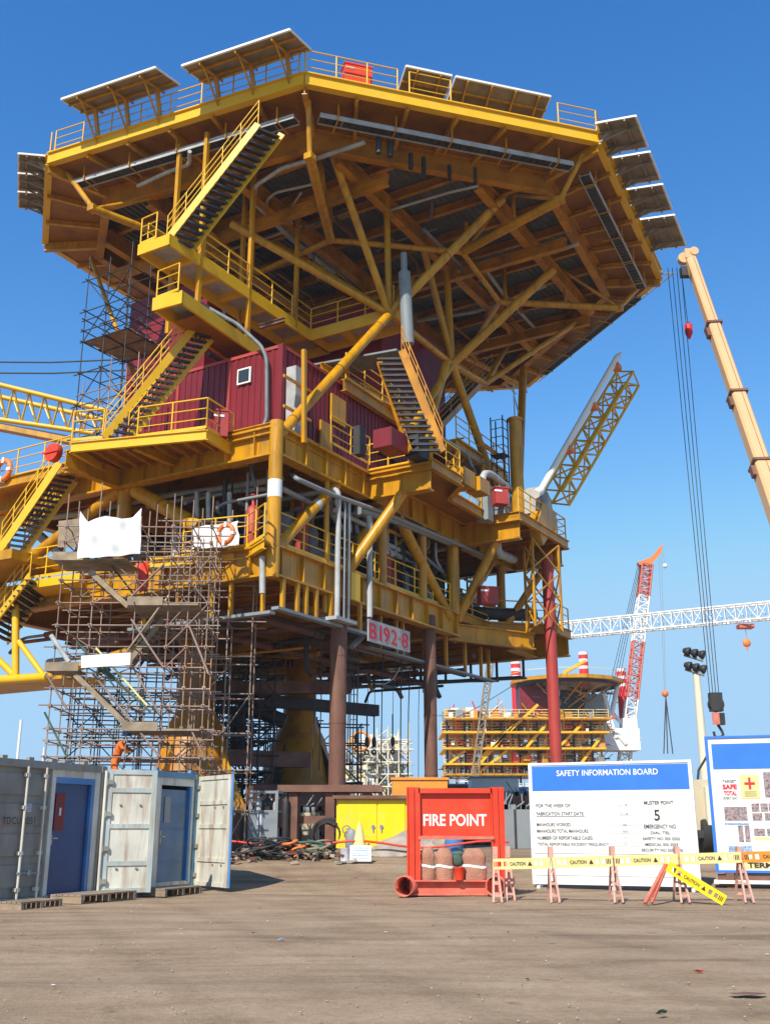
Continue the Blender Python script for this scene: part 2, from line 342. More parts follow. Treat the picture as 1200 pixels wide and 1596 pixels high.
# ---- helideck
HZ = 28.5
HD = [(-5.03, 11.49), (-3.59, -.54), (5.34, -8.79), (17.42, -7.79), (26.5, 3.38), (22.6, 13.3), (14.0, 16.9), (-.75, 16.45)]
HC = (10.0, 5.4)
def inset(d):
    out = []; n = len(HD)
    for i in range(n):
        p, q, r = Vector(HD[i - 1]), Vector(HD[i]), Vector(HD[(i + 1) % n])
        e1 = (q - p).normalized(); e2 = (r - q).normalized(); n1 = Vector((-e1.y, e1.x)); n2 = Vector((-e2.y, e2.x))
        if n1.dot(Vector(HC) - q) < 0: n1 = -n1
        if n2.dot(Vector(HC) - q) < 0: n2 = -n2
        b = (n1 + n2).normalized(); out.append(tuple(q + b * (d / b.dot(n1))))
    return out
def H3(pts, z): return [S(p[0], p[1], z) for p in pts]
hd = one('helideck', 'plate_shade', PL, 'poly', H3(inset(.08), 28.2), .05)
IN = inset(2.5); IZ = 28.02
for i in range(8):
    a, b = H3([HD[i], HD[(i + 1) % 8]], 28.62)
    mb = MB(); mb.bar(a, b, .16, .5, off=-.25); mb.bar(a, b, .34, .05, off=0.005); mb.bar(a, b, .30, .04, off=-.5); mb.build('rim_beam', 'yel_lit', hd)
    a, b = H3([IN[i], IN[(i + 1) % 8]], 28.14); one('perimeter_girder', 'beam_shade', hd, 'ibeam', a, b, .35, .95)
    o, q = HD[i], IN[i]; one('rim_bracket', 'yel', hd, 'ibeam', S(*o, 28.14), S(*q, 28.14), .2, .4)
    L = (Vector(HD[(i + 1) % 8]) - Vector(HD[i])).length; n = max(2, round(L / 2.0))
    for k in range(1, n):
        t = k / n; p = Vector(HD[i]).lerp(Vector(HD[(i + 1) % 8]), t); r = Vector(IN[i]).lerp(Vector(IN[(i + 1) % 8]), t)
        one('rim_bracket', 'yel', hd, 'ibeam', S(*p, 28.14), S(*r, 28.14), .14, .22)
# inner planked deck and joists clipped to the octagon
def clip(pts, fixed, along_u):
    out = []; n = len(pts)
    for i in range(n):
        a, b = pts[i], pts[(i + 1) % n]; fa, fb = (a[1], b[1]) if along_u else (a[0], b[0]); ga, gb_ = (a[0], b[0]) if along_u else (a[1], b[1])
        if (fa - fixed) * (fb - fixed) < 0: out.append(ga + (gb_ - ga) * (fixed - fa) / (fb - fa))
    return (min(out), max(out)) if len(out) > 1 else None
pk = MB(); v = -8.2; I2 = inset(2.65)
while v < 16:
    c = clip(I2, v, True)
    if c: pk.bar(S(c[0], v, 28.12), S(c[1], v, 28.12), .24, .05); pk.bar(S(c[0], v + .12, 28.12), S(c[1], v + .12, 28.12), .04, .12, off=-.03)
    v += .3
pk.build('deck_planking', 'plank_al', hd)
u = -2.2
while u < 25:
    c = clip(I2, u, False)
    if c: one('joist', 'beam_shade', hd, 'ibeam', S(u, c[0], 28.04), S(u, c[1], 28.04), .2, .4)
    u += 2.05
for v in (-4, 0.1, 4.4, 8.6, 12.4):
    c = clip(I2, v, True)
    if c: one('main_girder', 'beam_shade', hd, 'ibeam', S(c[0], v, 27.62), S(c[1], v, 27.62), .36, .75)
for u in (1.2, 9.4, 17):
    c = clip(I2, u, False)
    if c: one('main_girder', 'beam_shade', hd, 'ibeam', S(u, c[0], 26.85), S(u, c[1], 26.85), .3, .5)
# cable tray hung round the edge
T1 = inset(.8)
for i in (0, 1, 2, 3):
    a, b = Vector(T1[i]), Vector(T1[(i + 1) % 8]); a, b = a.lerp(b, .04), a.lerp(b, .96)
    if i == 3: a, b = a, a.lerp(b, .8)
    mb = MB(); A, B = S(*a, 27.42), S(*b, 27.42)
    d = (B - A).normalized(); sd_ = ZV.cross(d)
    mb.bar(A + sd_ * .22, B + sd_ * .22, .03, .2); mb.bar(A - sd_ * .22, B - sd_ * .22, .03, .2)
    n = int((B - A).length / .3)
    for k in range(n + 1): p = A.lerp(B, k / n); mb.bar(p + sd_ * .22, p - sd_ * .22, .04, .03, off=-.03)
    mb.build('cable_tray', 'lgray', PL)
    cb = MB(); cb.bar(A - ZV * .03, B - ZV * .03, .42, .03)
    for o_ in (-.12, -.04, .05, .13): cb.tube(A + sd_ * o_ + ZV * .01, B + sd_ * o_ + ZV * .01, .035, n=5)
    cb.build('cable_bundle', 'dark', PL)
    n = int((B - A).length / 2.4)
    for k in range(n + 1):
        p = A.lerp(B, (k + .3) / (n + .6)); h = MB(); out = -sd_ if (p + sd_ - S(*HC, 27)).length < (p - S(*HC, 27)).length else sd_
        h.bar(p + out * .3 - ZV * .06, p + out * .3 + ZV * .55, .05); h.bar(p + out * .32 - ZV * .08, p - out * .6 - ZV * .08, .05); h.build('tray_hanger', 'yel', PL)
# lower radial chords and rim struts
N1 = S(3.6, 0, 22); N2 = S(9.3, 0, 22)
rad = [((-4.33, 9.36), 25.7, (3.2, 6.6), 0), ((-2.3, .05), 26, (3.0, 2.6), 1), ((5.8, -6.9), 26.4, (7.4, -1.6), 2), ((15.4, -6.2), 26, (11.8, -1.4), 3), ((23.6, 2.6), 27.0, (18.4, 3.7), 4)]
for (e, z, i_, k) in rad:
    E_, I_ = S(*e, z), S(*i_, z)
    brace(E_, I_, .2 if k in (1, 2) else .16, 'radial_chord'); c = S(*HD[k], 28.1); c2 = S(*Vector(HD[k]).lerp(Vector(HC), .05), 28.05)
    brace(E_, c2, .11, 'rim_strut')
    o = Vector(e).lerp(Vector(i_), .45); brace(S(*o, z), S(*o, 28), .09, 'vertical_strut')
    o2 = Vector(e).lerp(Vector(i_), .95); brace(S(*o2, z), S(*o2, 27.8), .1, 'vertical_strut'); brace(S(*o, z + 1.9), S(*o2, z), .08, 'web_strut'); brace(E_, S(*o, 27.9), .08, 'web_strut')
    one('gusset', 'yel', PL, 'box', E_, (.34, .34, .26), (UD, VD, ZV))
for i in range(4): brace(S(*rad[i][2], rad[i][1]), S(*rad[i + 1][2], rad[i + 1][1]), .13, 'ring_strut')
# node braces
C0 = S(-3.9, 0, 14.0)
brace(C0, N1, .19)
for p, r in ((S(5.9, -4.3, 27.4), .19), (S(-.2, .4, 27.5), .16), (S(3.5, .1, 27.6), .14), (S(-.6, 5.2, 25.7), .16)): brace(N1, p, r)
brace(N1, N2, .15)
brace(S(6.9, .3, 27.6), N2 + ZV * .3, .16); brace(S(9.3, .2, 27.6), N2, .17); brace(N2, aZ(862, 420, 26.5), .2)
brace(N2, S(5.5, 0, 17.6), .17); brace(S(5.2, 0, 14.4), N2 - UD * .5, .19); brace(N2, S(15.8, 0, 15), .2); brace(N2, S(9.3, 5, 27), .16)
brace(S(16, 0, 14.5), S(21.5, 1.5, 27), .22); brace(S(14.5, 5, 14.5), S(14.5, 5, 27), .25); brace(S(15, 9, 14.5), S(22, 9, 27.4), .22)
brace(N1, S(3.6, 6, 27.2), .18); brace(S(9.3, 8.5, 20), S(9.3, 2, 27), .18); brace(aU(207, 582, -1), aZ(142, 402, 27.6), .1)
brace(S(12.5, -.2, 22.2), S(18, -4, 27.6), .13); brace(S(12.5, -.2, 22.2), S(19.3, 1.5, 27.5), .13); brace(N2, S(12.5, -.2, 22.2), .16)
# white and grey piping under the helideck
for pts, r in (([(395, 312), (455, 372), (520, 425)], .14), ([(568, 222), (500, 245), (440, 262), (398, 290), (398, 318)], .09),
               ([(498, 285), (430, 300), (416, 312), (416, 345), (455, 345), (455, 372)], .06), ([(215, 290), (262, 268), (296, 256), (296, 236)], .08),
               ([(600, 330), (640, 318), (700, 300), (745, 290)], .06), ([(900, 380), (865, 392), (800, 408), (756, 420), (782, 455), (840, 520)], .09),
               ([(650, 500), (740, 486), (800, 465), (850, 445)], .1), ([(470, 300), (440, 345), (500, 400), (560, 455)], .05), ([(340, 395), (420, 370), (470, 352)], .05)):
    gpipe([aZ(x, y, 27.0) for x, y in pts], r, m='lgray')
for pts, r in (([(640, 240), (642, 262)], .1), ([(660, 246), (662, 270)], .1), ([(700, 258), (702, 280)], .08), ([(740, 262), (742, 290)], .08), ([(590, 215), (592, 240)], .12), ([(608, 220), (610, 246)], .12)):
    gpipe([aZ(pts[0][0], pts[0][1], 27.3), aZ(pts[0][0], pts[0][1], 27.3) - ZV * .7], r, 'lamp_fitting', m='dark')
# helideck handrails: short runs between the solar panels
def P2(i, t): return S(*Vector(HD[i]).lerp(Vector(HD[(i + 1) % 8]), t), 28.62)
rail([P2(0, 0.02), P2(0, .98)], PL); rail([P2(1, 0), P2(1, .30)], PL); rail([P2(1, .34), P2(1, .48)], PL, sp=1.2); rail([P2(1, .86), P2(1, 1), P2(2, .06)], PL)
rail([P2(7, .8), P2(7, 1)], PL); rail([P2(2, .9), P2(3, .1)], PL)
# solar panels on tilted frames
def solar(cx, w, d, tilt_dir, lift, parent=PL, posts=3, rise=.55, name='solar_panel'):
    # cx: low-edge centre; w along edge dir, d = depth; tilt_dir: unit vector of depth; panel rises along it
    e = ZV.cross(tilt_dir).normalized(); up = (tilt_dir * cos(rise) + ZV * sin(rise)); n = e.cross(up); n = n if n.z > 0 else -n
    p0 = cx + ZV * lift; c = p0 + up * d / 2
    mb = MB(); mb.box(c, (w, d, .05), (e, up, n)); o = mb.build(name, 'panelback', parent)
    f = MB(); f.bar(p0 - e * w / 2, p0 + e * w / 2, .07, .07); f.bar(p0 + up * d - e * w / 2, p0 + up * d + e * w / 2, .08, .09)
    for s_ in (-1, 1): f.bar(p0 + e * s_ * w / 2, p0 + up * d + e * s_ * w / 2, .05, .08)
    f.build('panel_frame', 'white', o)
    g = MB(); g.box(c + n * .04, (w - .1, d - .1, .02), (e, up, n)); g.build('panel_cells', 'glass', o)
    b = MB()
    for k in (.28, .72): b.bar(p0 + up * d * k - e * w / 2 - n * .08, p0 + up * d * k + e * w / 2 - n * .08, .07, .09)
    for k in range(posts):
        q = p0 + e * w * ((k + .5) / posts - .5); b.bar(q - n * .13, q + up * d - n * .13, .06, .09)
        base = cx + e * w * ((k + .5) / posts - .5); b.bar(base - ZV * .4, q + up * d * .3 - n * .1, .14, .14); b.bar(base - ZV * .4 + tilt_dir * .0, q + up * d * .85 - n * .1, .06, .06)
    b.build('panel_support', 'yel' if lift > .3 else 'panelback', o); return o
def edge_out(i):
    d = (S(*HD[(i + 1) % 8], 0) - S(*HD[i], 0)).normalized(); n = ZV.cross(d)
    m_ = (P2(i, .5) + n) - S(*HC, 28.6); return d, (n if m_.length > ((P2(i, .5) - n) - S(*HC, 28.6)).length else -n)
d0, n0 = edge_out(0)
solar(P2(0, .335) - n0 * .1, 4.6, 1.65, n0, 1.5, rise=-.24, posts=3); solar(P2(0, .82) - n0 * .1, 4.7, 1.65, n0, 1.15, rise=-.24)
d1, n1 = edge_out(1)
solar(P2(1, .405) - n1 * 1.9, 1.9, 2.1, n1, .55, posts=2, rise=.35); solar(P2(1, .665) - n1 * 1.9, 4.1, 2.1, n1, .55, posts=4, rise=.35)
d2, n2 = edge_out(2)
for t, L in ((.05, 2.15), (.26, 2.15), (.47, 2.15), (.72, 2.9)): solar(P2(2, t) + n2 * .1, L, 1.6, n2, .15, posts=2, rise=-.12)
d7, n7 = edge_out(7)
for t in (.42, .64, .86): solar(P2(7, t) + n7 * .1, 1.3, 1.15, n7, .1, posts=2, rise=-.12)
# safety net struts along far edges
for i in (3, 4):
    d_, n_ = edge_out(i); nb = MB()
    for k in range(14): a = P2(i, k / 13); nb.bar(a - ZV * .2, a + n_ * .9 + ZV * .05, .05, .08)
    nb.bar(P2(i, 0) + n_ * .9 + ZV * .05, P2(i, 1) + n_ * .9 + ZV * .05, .05); nb.build('safety_net_frame', 'gray', PL)
# ---- walkways under the helideck
WZ = 22.3
def walkway(pts, z, w, panels, name='walkway', depth=.45, grating=True, m='yel_lit'):
    # pts: centre line in uv
    P = [S(*p, z) for p in pts]; A, B = P; d = (B - A).normalized(); s_ = ZV.cross(d); root = MB()
    root.bar(A + s_ * w / 2, B + s_ * w / 2, .1, depth, off=-depth / 2); root.bar(A - s_ * w / 2, B - s_ * w / 2, .1, depth, off=-depth / 2)
    root.bar(A - s_ * (w / 2 + .05), A + s_ * (w / 2 + .05), .1, depth, off=-depth / 2); root.bar(B - s_ * w / 2, B + s_ * w / 2, .1, depth, off=-depth / 2)
    for k in range(1, panels): p = A.lerp(B, k / panels); root.bar(p - s_ * w / 2, p + s_ * w / 2, .2, depth * .6, off=-depth * .3 - .05)
    o = root.build(name, m, PL); g = MB(); g.bar(A - ZV * .03, B - ZV * .03, w - .08, .04); g.build('grating', 'lgray', o); return o  # grating in a paler colour that stands for light on its panels
walkway([(-5.35, 4.8), (5.2, 4.8)], WZ, 1.45, 7); walkway([(4.4, 4.05), (4.4, -.2)], WZ, 1.3, 3)
rail([S(-5.35, 5.5, WZ), S(-5.4, 4.7, WZ)], PL); rail([S(-3.4, 4.08, WZ), S(3.75, 4.08, WZ), S(3.78, -.1, WZ)], PL); rail([S(-5, 5.5, WZ), S(5, 5.5, WZ)], PL, sp=2.2)
lo = walkway([(-5.6, 3.7), (1.6, 4.2)], 19.6, 1.2, 4, depth=.5); one('underside_plate', 'plate_shade', PL, 'poly', [S(-4.6, 3.2, 19.15), S(-4.6, 4.2, 19.15), S(1.4, 4.7, 19.15), S(1.4, 3.7, 19.15)], .03)
rail([S(-5.6, 4.25, 19.6), S(-5.65, 3.2, 19.6)], PL)
for u_, v_ in ((-3.6, 4.1), (-.6, 4.1), (2.6, 4.1), (-3.6, 5.5), (.6, 5.5)): one('hanger_post', 'yel', PL, 'bar', S(u_, v_, 19.4 if v_ > 5 or u_ < 0 else 22), S(u_, v_, 27.8), .16)
gpipe([aU(290, 460, -2.9), aU(370, 505, -2.8), aU(408, 540, -2.7), aU(416, 560, -2.7), aU(416, 655, -2.7), aU(395, 690, -2.9), aU(392, 735, -2.9), aU(400, 762, -2.9)], .075, 'drain_pipe', m='grate')
# ---- stairs (front)
zt = 27.3
stairs(PL, aZ(260, 375, WZ - .1), S(-4.15, 1.14, 26.7), aZ(300, 388, WZ - .1), S(-3.22, .71, 26.7), 19, (True, False))
stairs(PL, aZ(163, 682, 14.2), aZ(303, 510, 19.3), aZ(199, 688, 14.2), aZ(332, 524, 19.3), 20, (True, True))
# ---- red module
md = MB(); b0, b1, r0, r1, rb, rt = -2.4, 8.5, 1.0, 8.4, 14.6, 18.3
md.box(S((b0 + b1) / 2, (r0 + r1) / 2, (rb + rt) / 2), (b1 - b0, r1 - r0, rt - rb), (UD, VD, ZV))
k = r0 + .12
while k < r1: md.box(S(b0 - .012, k, (rb + rt) / 2), (.024, .14, rt - rb - .1), (UD, VD, ZV)); k += .28
k = b0 + .15
while k < b1: md.box(S(k, r0 - .012, (rb + rt) / 2), (.14, .024, rt - rb - .1), (UD, VD, ZV)); k += .28
for c in ((b0, r0), (b0, r1)): md.box(S(c[0], c[1], (rb + rt) / 2), (.22, .22, rt - rb + .05), (UD, VD, ZV))
mod = md.build('module_building', 'red', PL); fl_ = MB()
for z in (14.72, 18.28): fl_.bar(S(b0 - .03, r0 - .05, z), S(b0 - .03, r1, z), .05, .12); fl_.bar(S(b0, r0 - .03, z), S(b1, r0 - .03, z), .05, .12)
for v_ in (3.4, 5.9): fl_.bar(S(b0 - .03, v_, 14.7), S(b0 - .03, v_, 18.3), .03, .12, up=VD)
fl_.build('flashing', 'legred', mod)
for (x, y) in ((381, 586), (400, 690)):
    if y < 600:
        c = aU(x, y, b0 - .08); f = MB(); f.box(c, (.06, .62, .62), (UD, VD, ZV)); fo = f.build('window', 'white', mod); g = MB(); g.box(c - UD * .035, (.03, .48, .48), (UD, VD, ZV)); g.build('pane', 'glass', fo)
c = aV(527, 640, r0 - .1); one('door', 'yel', mod, 'box', c, (1.0, .08, 1.1), (UD, VD, ZV)); c = aV(508, 690, r0 - .1); one('door', 'yel', mod, 'box', c, (.8, .08, 1.6), (UD, VD, ZV))
one('upper_module', 'red', PL, 'box', S(8.5, 6, 20), (6, 9, 8), (UD, VD, ZV))
one('upper_module', 'red', PL, 'box', S(2.4, 9.4, 20.2), (4, 4.5, 8), (UD, VD, ZV))
# grey duct beside the module
dk = MB(); c = aV(461, 575, .65); d2_ = aV(459, 716, .65); dk.bar(d2_, c, .55, .42, up=VD); dd = dk.build('ventilation_duct', 'lgray', PL)
for y in (602, 648, 690): p = aV(455, y, .65); one('duct_bracket', 'yel', dd, 'bar', p - UD * .9 - VD * .3, p + UD * .75 - VD * .3, .07, .1)
one('hanger_post', 'yel', PL, 'bar', aV(474, 545, -.3), aV(474, 690, -.3), .14)
dk = MB(); dk.tube(aV(630, 425, -.8), aV(636, 536, -.8), .26, n=12); dk.tube(aV(630, 425, -.8), aV(629, 395, -.8), .14, n=10); dk.build('exhaust_pipe', 'gray', PL)
# ---- main deck z = 14.4
MZ = 14.5
mdk = [(-4, 0), (1.9, 0), (1.9, -2.8), (4.3, -2.8), (5.6, -1.6), (9.7, -1.6), (9.7, -2.9), (15.4, -2.9), (15.6, 13.5), (-4, 13.8)]
md_ = one('main_deck', 'plate_shade', PL, 'poly', [S(*p, MZ) for p in mdk], .06)
def edge(pts, z, d=.34, w=.12, name='edge_beam', par=None):
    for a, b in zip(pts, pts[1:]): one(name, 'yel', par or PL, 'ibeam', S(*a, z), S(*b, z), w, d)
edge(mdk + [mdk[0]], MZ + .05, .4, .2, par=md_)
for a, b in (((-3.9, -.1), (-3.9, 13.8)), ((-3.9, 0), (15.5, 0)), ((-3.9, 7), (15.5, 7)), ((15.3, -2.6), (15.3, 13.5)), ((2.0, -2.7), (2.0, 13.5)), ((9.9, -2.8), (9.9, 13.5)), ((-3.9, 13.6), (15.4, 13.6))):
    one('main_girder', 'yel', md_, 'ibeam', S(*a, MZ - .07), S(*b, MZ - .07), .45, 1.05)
for k in range(22):
    u_ = -3.1 + k * .85; one('joist', 'beam_shade', md_, 'ibeam', S(u_, .2, MZ - .07), S(u_, 13.4, MZ - .07), .15, .35)
for k in range(6): u_ = 10.3 + k * .9; one('joist', 'beam_shade', md_, 'ibeam', S(u_, -2.8, MZ - .07), S(u_, -.2, MZ - .07), .13, .3)
# front walkway (cantilever) z=15
FW = [aZ(112, 690, 14.15), aZ(322, 670, 14.15), aZ(362, 694, 14.15), S(-4.1, 7.2, 14.15)]
fw = one('cantilever_platform', 'plate_shade', PL, 'poly', FW, .05)
for a, b in ((FW[0], FW[1]), (FW[1], FW[2]), (FW[0], FW[3])): one('edge_beam', 'yel_lit', fw, 'ibeam', a, b, .14, .36)
for k in range(1, 9): t = k / 9; one('joist', 'yel', fw, 'bar', FW[0].lerp(FW[1], t) - ZV * .12, FW[3].lerp(FW[2], t) - ZV * .12, .06, .15)
one('cantilever_girder', 'yel', PL, 'ibeam', S(-6.6, 7.0, 14.05), S(-4.0, 7.0, 14.05), .3, .7)
one('cantilever_girder', 'yel', PL, 'ibeam', S(-6.0, 4.4, 14.05), S(-4.0, 4.4, 14.05), .2, .3)
rail([aZ(214, 682, 14.2), FW[1] + ZV * .05], PL, sp=1.3); rail([FW[1] + ZV * .05, FW[2] + ZV * .05], PL); rail([FW[0] + ZV * .05, aZ(160, 684, 14.2)], PL, sp=1)
one('lit_tone_block', 'yel_lit', PL, 'box', aZ(372, 712, 14.3) - UD * .1, (.5, .7, .75), (UD, VD, ZV))  # block in the sunlit yellow, paints the sun on the girder past the walkway
# left deck wing beyond the front
lw = one('cantilever_platform', 'yel', PL, 'poly', [S(-5.1, 8.4, 14.2), S(-3.8, 8.4, 14.2), S(-3.8, 20, 14.2), S(-5.1, 20, 14.2)][::-1], .06)
for a, b in (((-5.15, 8.4), (-5.15, 20)), ((-3.9, 13.8), (-3.9, 22)), ((-3.9, 13.8), (10, 22))): one('edge_beam', 'yel', lw, 'ibeam', S(*a, 14.26), S(*b, 14.26), .2, .4)
rail([S(-5.12, 8.4, 14.25), S(-5.12, 20, 14.25)], PL)
# stair 3 and 4 (lower left)
stairs(PL, aZ(0, 858, 11.0), aZ(93, 722, 14.2), aZ(36, 862, 11.0), aZ(117, 750, 13.9), 16, (True, True), m='yel_lit')
stairs(PL, aZ(-20, 984, 8.4), aZ(47, 898, 10.0), aZ(12, 1000, 8.4), aZ(77, 915, 10.0), 11, (True, True), m='yel_lit', sw=.3)
lf = one('cantilever_platform', 'yel_lit', PL, 'poly', [aZ(45, 905, 10), aZ(125, 893, 10), aZ(140, 930, 10), aZ(70, 940, 10)], .3); rail([aZ(45, 903, 10.05), aZ(125, 891, 10.05)], PL, m='yel_lit', sp=.8)
one('cantilever_platform', 'yel', PL, 'poly', [S(-6.4, 9.5, 10.9), S(-3.8, 9.5, 10.9), S(-3.8, 22, 10.9), S(-6.4, 22, 10.9)][::-1], .35)
brace(aU(-30, 1062, -5), aU(75, 1055, -5), .16, m='yel_lit'); brace(aU(75, 1055, -5), aU(215, 1010, -4), .14); brace(aU(25, 940, -5), aU(25, 1062, -5), .13, m='yel_lit'); brace(aU(-10, 1020, -5), aU(25, 1055, -5), .12, m='yel_lit')
brace(aU(70, 1055, -5), aU(30, 1000, -5), .1, m='yel_lit'); one('walkway', 'yel', PL, 'poly', [S(-5, 8, 6.6), S(-3, 8, 6.6), S(-3, 22, 6.6), S(-5, 22, 6.6)][::-1], .2)
# columns between cellar and main deck
CZ = 10.4
def column(u_, v_, z0, z1, r, name='column', m='yel'): return brace(S(u_, v_, z0), S(u_, v_, z1), r, name, m=m, n=14)
col = column(-3.9, 0, 9.2, 14.6, .24); one('paint_band', 'white', col, 'tube', S(-3.9, 0, 11.9), S(-3.9, 0, 12.5), .246, n=14)
for u_, v_, r in ((-3.6, 7.07, .27), (-3.6, 13.5, .27), (3, 0, .2), (6.2, 0, .2), (9, 0, .27), (14, 0, .2), (3, 7, .27), (9, 7, .27), (14, 7, .25), (3, 13.5, .25), (9, 13.5, .27), (14, 13.4, .25)): column(u_, v_, CZ - .2, MZ - 1, r)
brace(S(-3.6, 7.07, 13.6), aU(17, 895, -3.6), .23, m='yel'); brace(S(-3.6, 7.07, 13.6), aU(312, 822, -3.6), .27)
b1_ = brace(S(-3.6, 0.05, 10.3), S(-.1, .05, 13.5), .2); brace(S(.5, -.02, 10.3), S(2.0, -1.5, 13.45), .2); brace(S(.5, .4, 10.2), S(3.4, .4, 13.5), .17)
one('paint_band', 'lgray', b1_, 'tube', S(-1.5, .05, 12.22), S(-1.3, .05, 12.4), .206, n=14)
brace(S(4.2, 0, 13.4), S(8.6, 0, 10), .22); brace(S(9.3, 0, 10), S(10, -1.6, 13.4), .2); brace(S(9.2, 0, 10), S(13, 0, 13.4), .2); brace(S(13.2, -.6, 10.4), S(14.6, -2.2, 13.5), .18); brace(S(10, 3, 13.4), S(13, 3, 10.4), .18)
brace(S(3, 7, 13.4), S(9, 7, 10.4), .2); brace(S(-3.6, 7, 10.4), S(3, 7, 13.4), .2); brace(S(9, 7, 13.4), S(9, .4, 10.5), .18)
# ---- cellar deck
cdk = [(-3.9, 0), (9, 0), (12.5, 0), (14.8, -2.4), (16.5, -2.4), (16.5, 13.5), (-3.9, 13.8)]
cd = one('cellar_deck', 'plate_shade', PL, 'poly', [S(*p, CZ - .02) for p in cdk], .06)
for a, b in (((-4.1, 0), (9, 0)), ((-3.9, 0), (-3.9, 14)), ((-3.9, 7), (16.4, 7)), ((16.4, -2.3), (16.4, 13.5)), ((3, 0.2), (3, 13.5)), ((9, -.2), (9, 13.5)), ((-3.9, 13.6), (16.4, 13.6)), ((13.5, -.6), (16.4, -.6))):
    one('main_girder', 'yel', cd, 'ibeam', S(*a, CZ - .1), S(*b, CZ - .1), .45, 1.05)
edge([(9, 0), (12.5, 0), (14.8, -2.4), (16.5, -2.4)], CZ + .04, .4, .2, par=cd); edge([(9.3, .5), (13.6, -1.7)], CZ - .45, .75, .3, par=cd)
for k in range(20):
    u_ = -3.1 + k * 1.0; one('joist', 'beam_shade', cd, 'ibeam', S(u_, .3, CZ - .12), S(u_, 13.4, CZ - .12), .15, .35)
rail([S(-3.7, .02, CZ), S(8.7, .02, CZ)], PL, sp=1.5); rail([S(9.2, .02, CZ), S(12.5, .02, CZ), S(14.8, -2.35, CZ), S(16.4, -2.35, CZ)], PL, sp=1.6)
# front cellar cantilever (bright, with railing) 
fc = one('cantilever_platform', 'yel_lit', PL, 'poly', [aZ(235, 870, 10.3), aZ(385, 855, 10.3), aZ(412, 838, 10.3), S(-3.9, 0, 10.3), S(-3.9, 4.8, 10.3)], .06)
for a, b in (((235, 870), (385, 855)), ((385, 855), (412, 838))): one('edge_beam', 'yel_lit', fc, 'ibeam', aZ(*a, 10.34), aZ(*b, 10.34), .16, .36)
rail([aZ(285, 862, 10.34), aZ(385, 853, 10.34), aZ(412, 836, 10.34)], PL, sp=1.0, m='yel_lit')
fl = [(430, 880), (520, 928), (556, 945)]
# hangers and trays below the cellar deck
for v_ in (.3, 1.6, 2.4, 3.9, 5.4): one('hanger_post', 'yel', PL, 'bar', S(-3.95, v_, 9.3), S(-3.95, v_, 8.0), .11)
for u_ in (-3.5, -2.7, -2.2, -1.6, -.7, .3, 1.2): one('hanger_post', 'yel', PL, 'bar', S(u_, -.15, 9.3), S(u_, -.15, 8.25), .13)
for u_ in (3.4, 4.6, 5.1, 6.9, 7.4, 8.8, 10.6, 12.2, 13): one('hanger_post', 'yel', PL, 'bar', S(u_, .3, 9.3), S(u_, .3, 7.9), .12)
one('cable_tray', 'gray', PL, 'bar', S(-3.95, 6, 8.05), S(-3.95, -.1, 8.05), .28, .1); one('cable_tray', 'gray', PL, 'bar', S(-3.9, -.15, 8.2), S(1.6, -.15, 8.2), .28, .1); one('cable_tray', 'gray', PL, 'bar', S(2.5, .3, 7.9), S(13.5, .3, 7.9), .28, .08)
one('cable_tray', 'dark', PL, 'bar', S(12, 8, 8.2), S(14, .3, 8.0), .5, .08); one('cable_tray', 'dark', PL, 'bar', S(16.3, 12, 8.6), S(16.3, 0, 8.4), .8, .08)
for k in range(9): one('hanger_post', 'dark', PL, 'bar', S(16.3, 1.4 * k, 9.3), S(16.3, 1.4 * k, 8.4), .1)
for u_, v0, v1, z in ((-1.5, .5, 13, 8.9), (1.4, 1, 13, 8.7), (5, .5, 12, 8.85), (7.5, 2, 13, 8.6), (11.5, .3, 12, 8.8), (14, 2, 12, 8.6)): gpipe([S(u_, v0, z), S(u_, v1, z)], .12, m='brown')
for v_, u0, u1, z in ((2, -3, 14, 8.4), (4.5, -3, 15, 8.2), (9, -3, 15, 8.3), (11, -3, 15, 8.5)): gpipe([S(u0, v_, z), S(u1, v_, z)], .14, m='brown')
# ---- equipment between the decks
random.seed(21)
for k in range(34):
    u_ = random.uniform(-3, 14); v_ = random.uniform(1.0, 12.5); h = random.uniform(.8, 2.4); w = random.uniform(.5, 1.6)
    mm = random.choice(['lgray', 'gray', 'dark', 'red', 'gray', 'dark', 'blue' if k % 5 == 0 else 'gray'])
    mb = MB(); rnd = random.random()
    if rnd < .4: mb.lathe(S(u_, v_, CZ), [(w * .4, 0), (w * .45, .1), (w * .45, h), (w * .3, h + .25), (.08, h + .35)], 14)
    elif rnd < .7: mb.tube(S(u_, v_, CZ + .7), S(u_ + w, v_, CZ + .7), .38, n=14); mb.box(S(u_ + w / 2, v_, CZ + .15), (w, .6, .3), (UD, VD, ZV)); mb.tube(S(u_ + w / 2, v_, CZ + .7), S(u_ + w / 2, v_, CZ + 1.9), .08)
    else: mb.box(S(u_, v_, CZ + h / 2), (w, w * .7, h), (UD, VD, ZV)); mb.box(S(u_, v_, CZ + h + .04), (w + .1, w * .8, .08), (UD, VD, ZV))
    mb.build(random.choice(['process_vessel', 'pump_skid', 'equipment_cabinet']) if 0 else ('process_vessel' if rnd < .4 else 'pump_skid' if rnd < .7 else 'equipment_cabinet'), mm, PL)
for k in range(30):
    u_ = random.uniform(-3.4, 14); v_ = random.uniform(.5, 12.5); z = random.uniform(11.6, 13.2); L = random.uniform(2, 7); r = random.uniform(.05, .16)
    d = random.choice([(L, 0), (0, L * .8)]); u2 = min(u_ + d[0], 14.5); v2 = min(v_ + d[1], 13)
    gpipe([S(u_, v_, random.choice([CZ, z + .4])), S(u_, v_, z), S(u2, v2, z), S(u2, v2, random.choice([MZ - .3, CZ + .2]))], r, m=random.choice(['lgray', 'gray', 'gray', 'dark']))
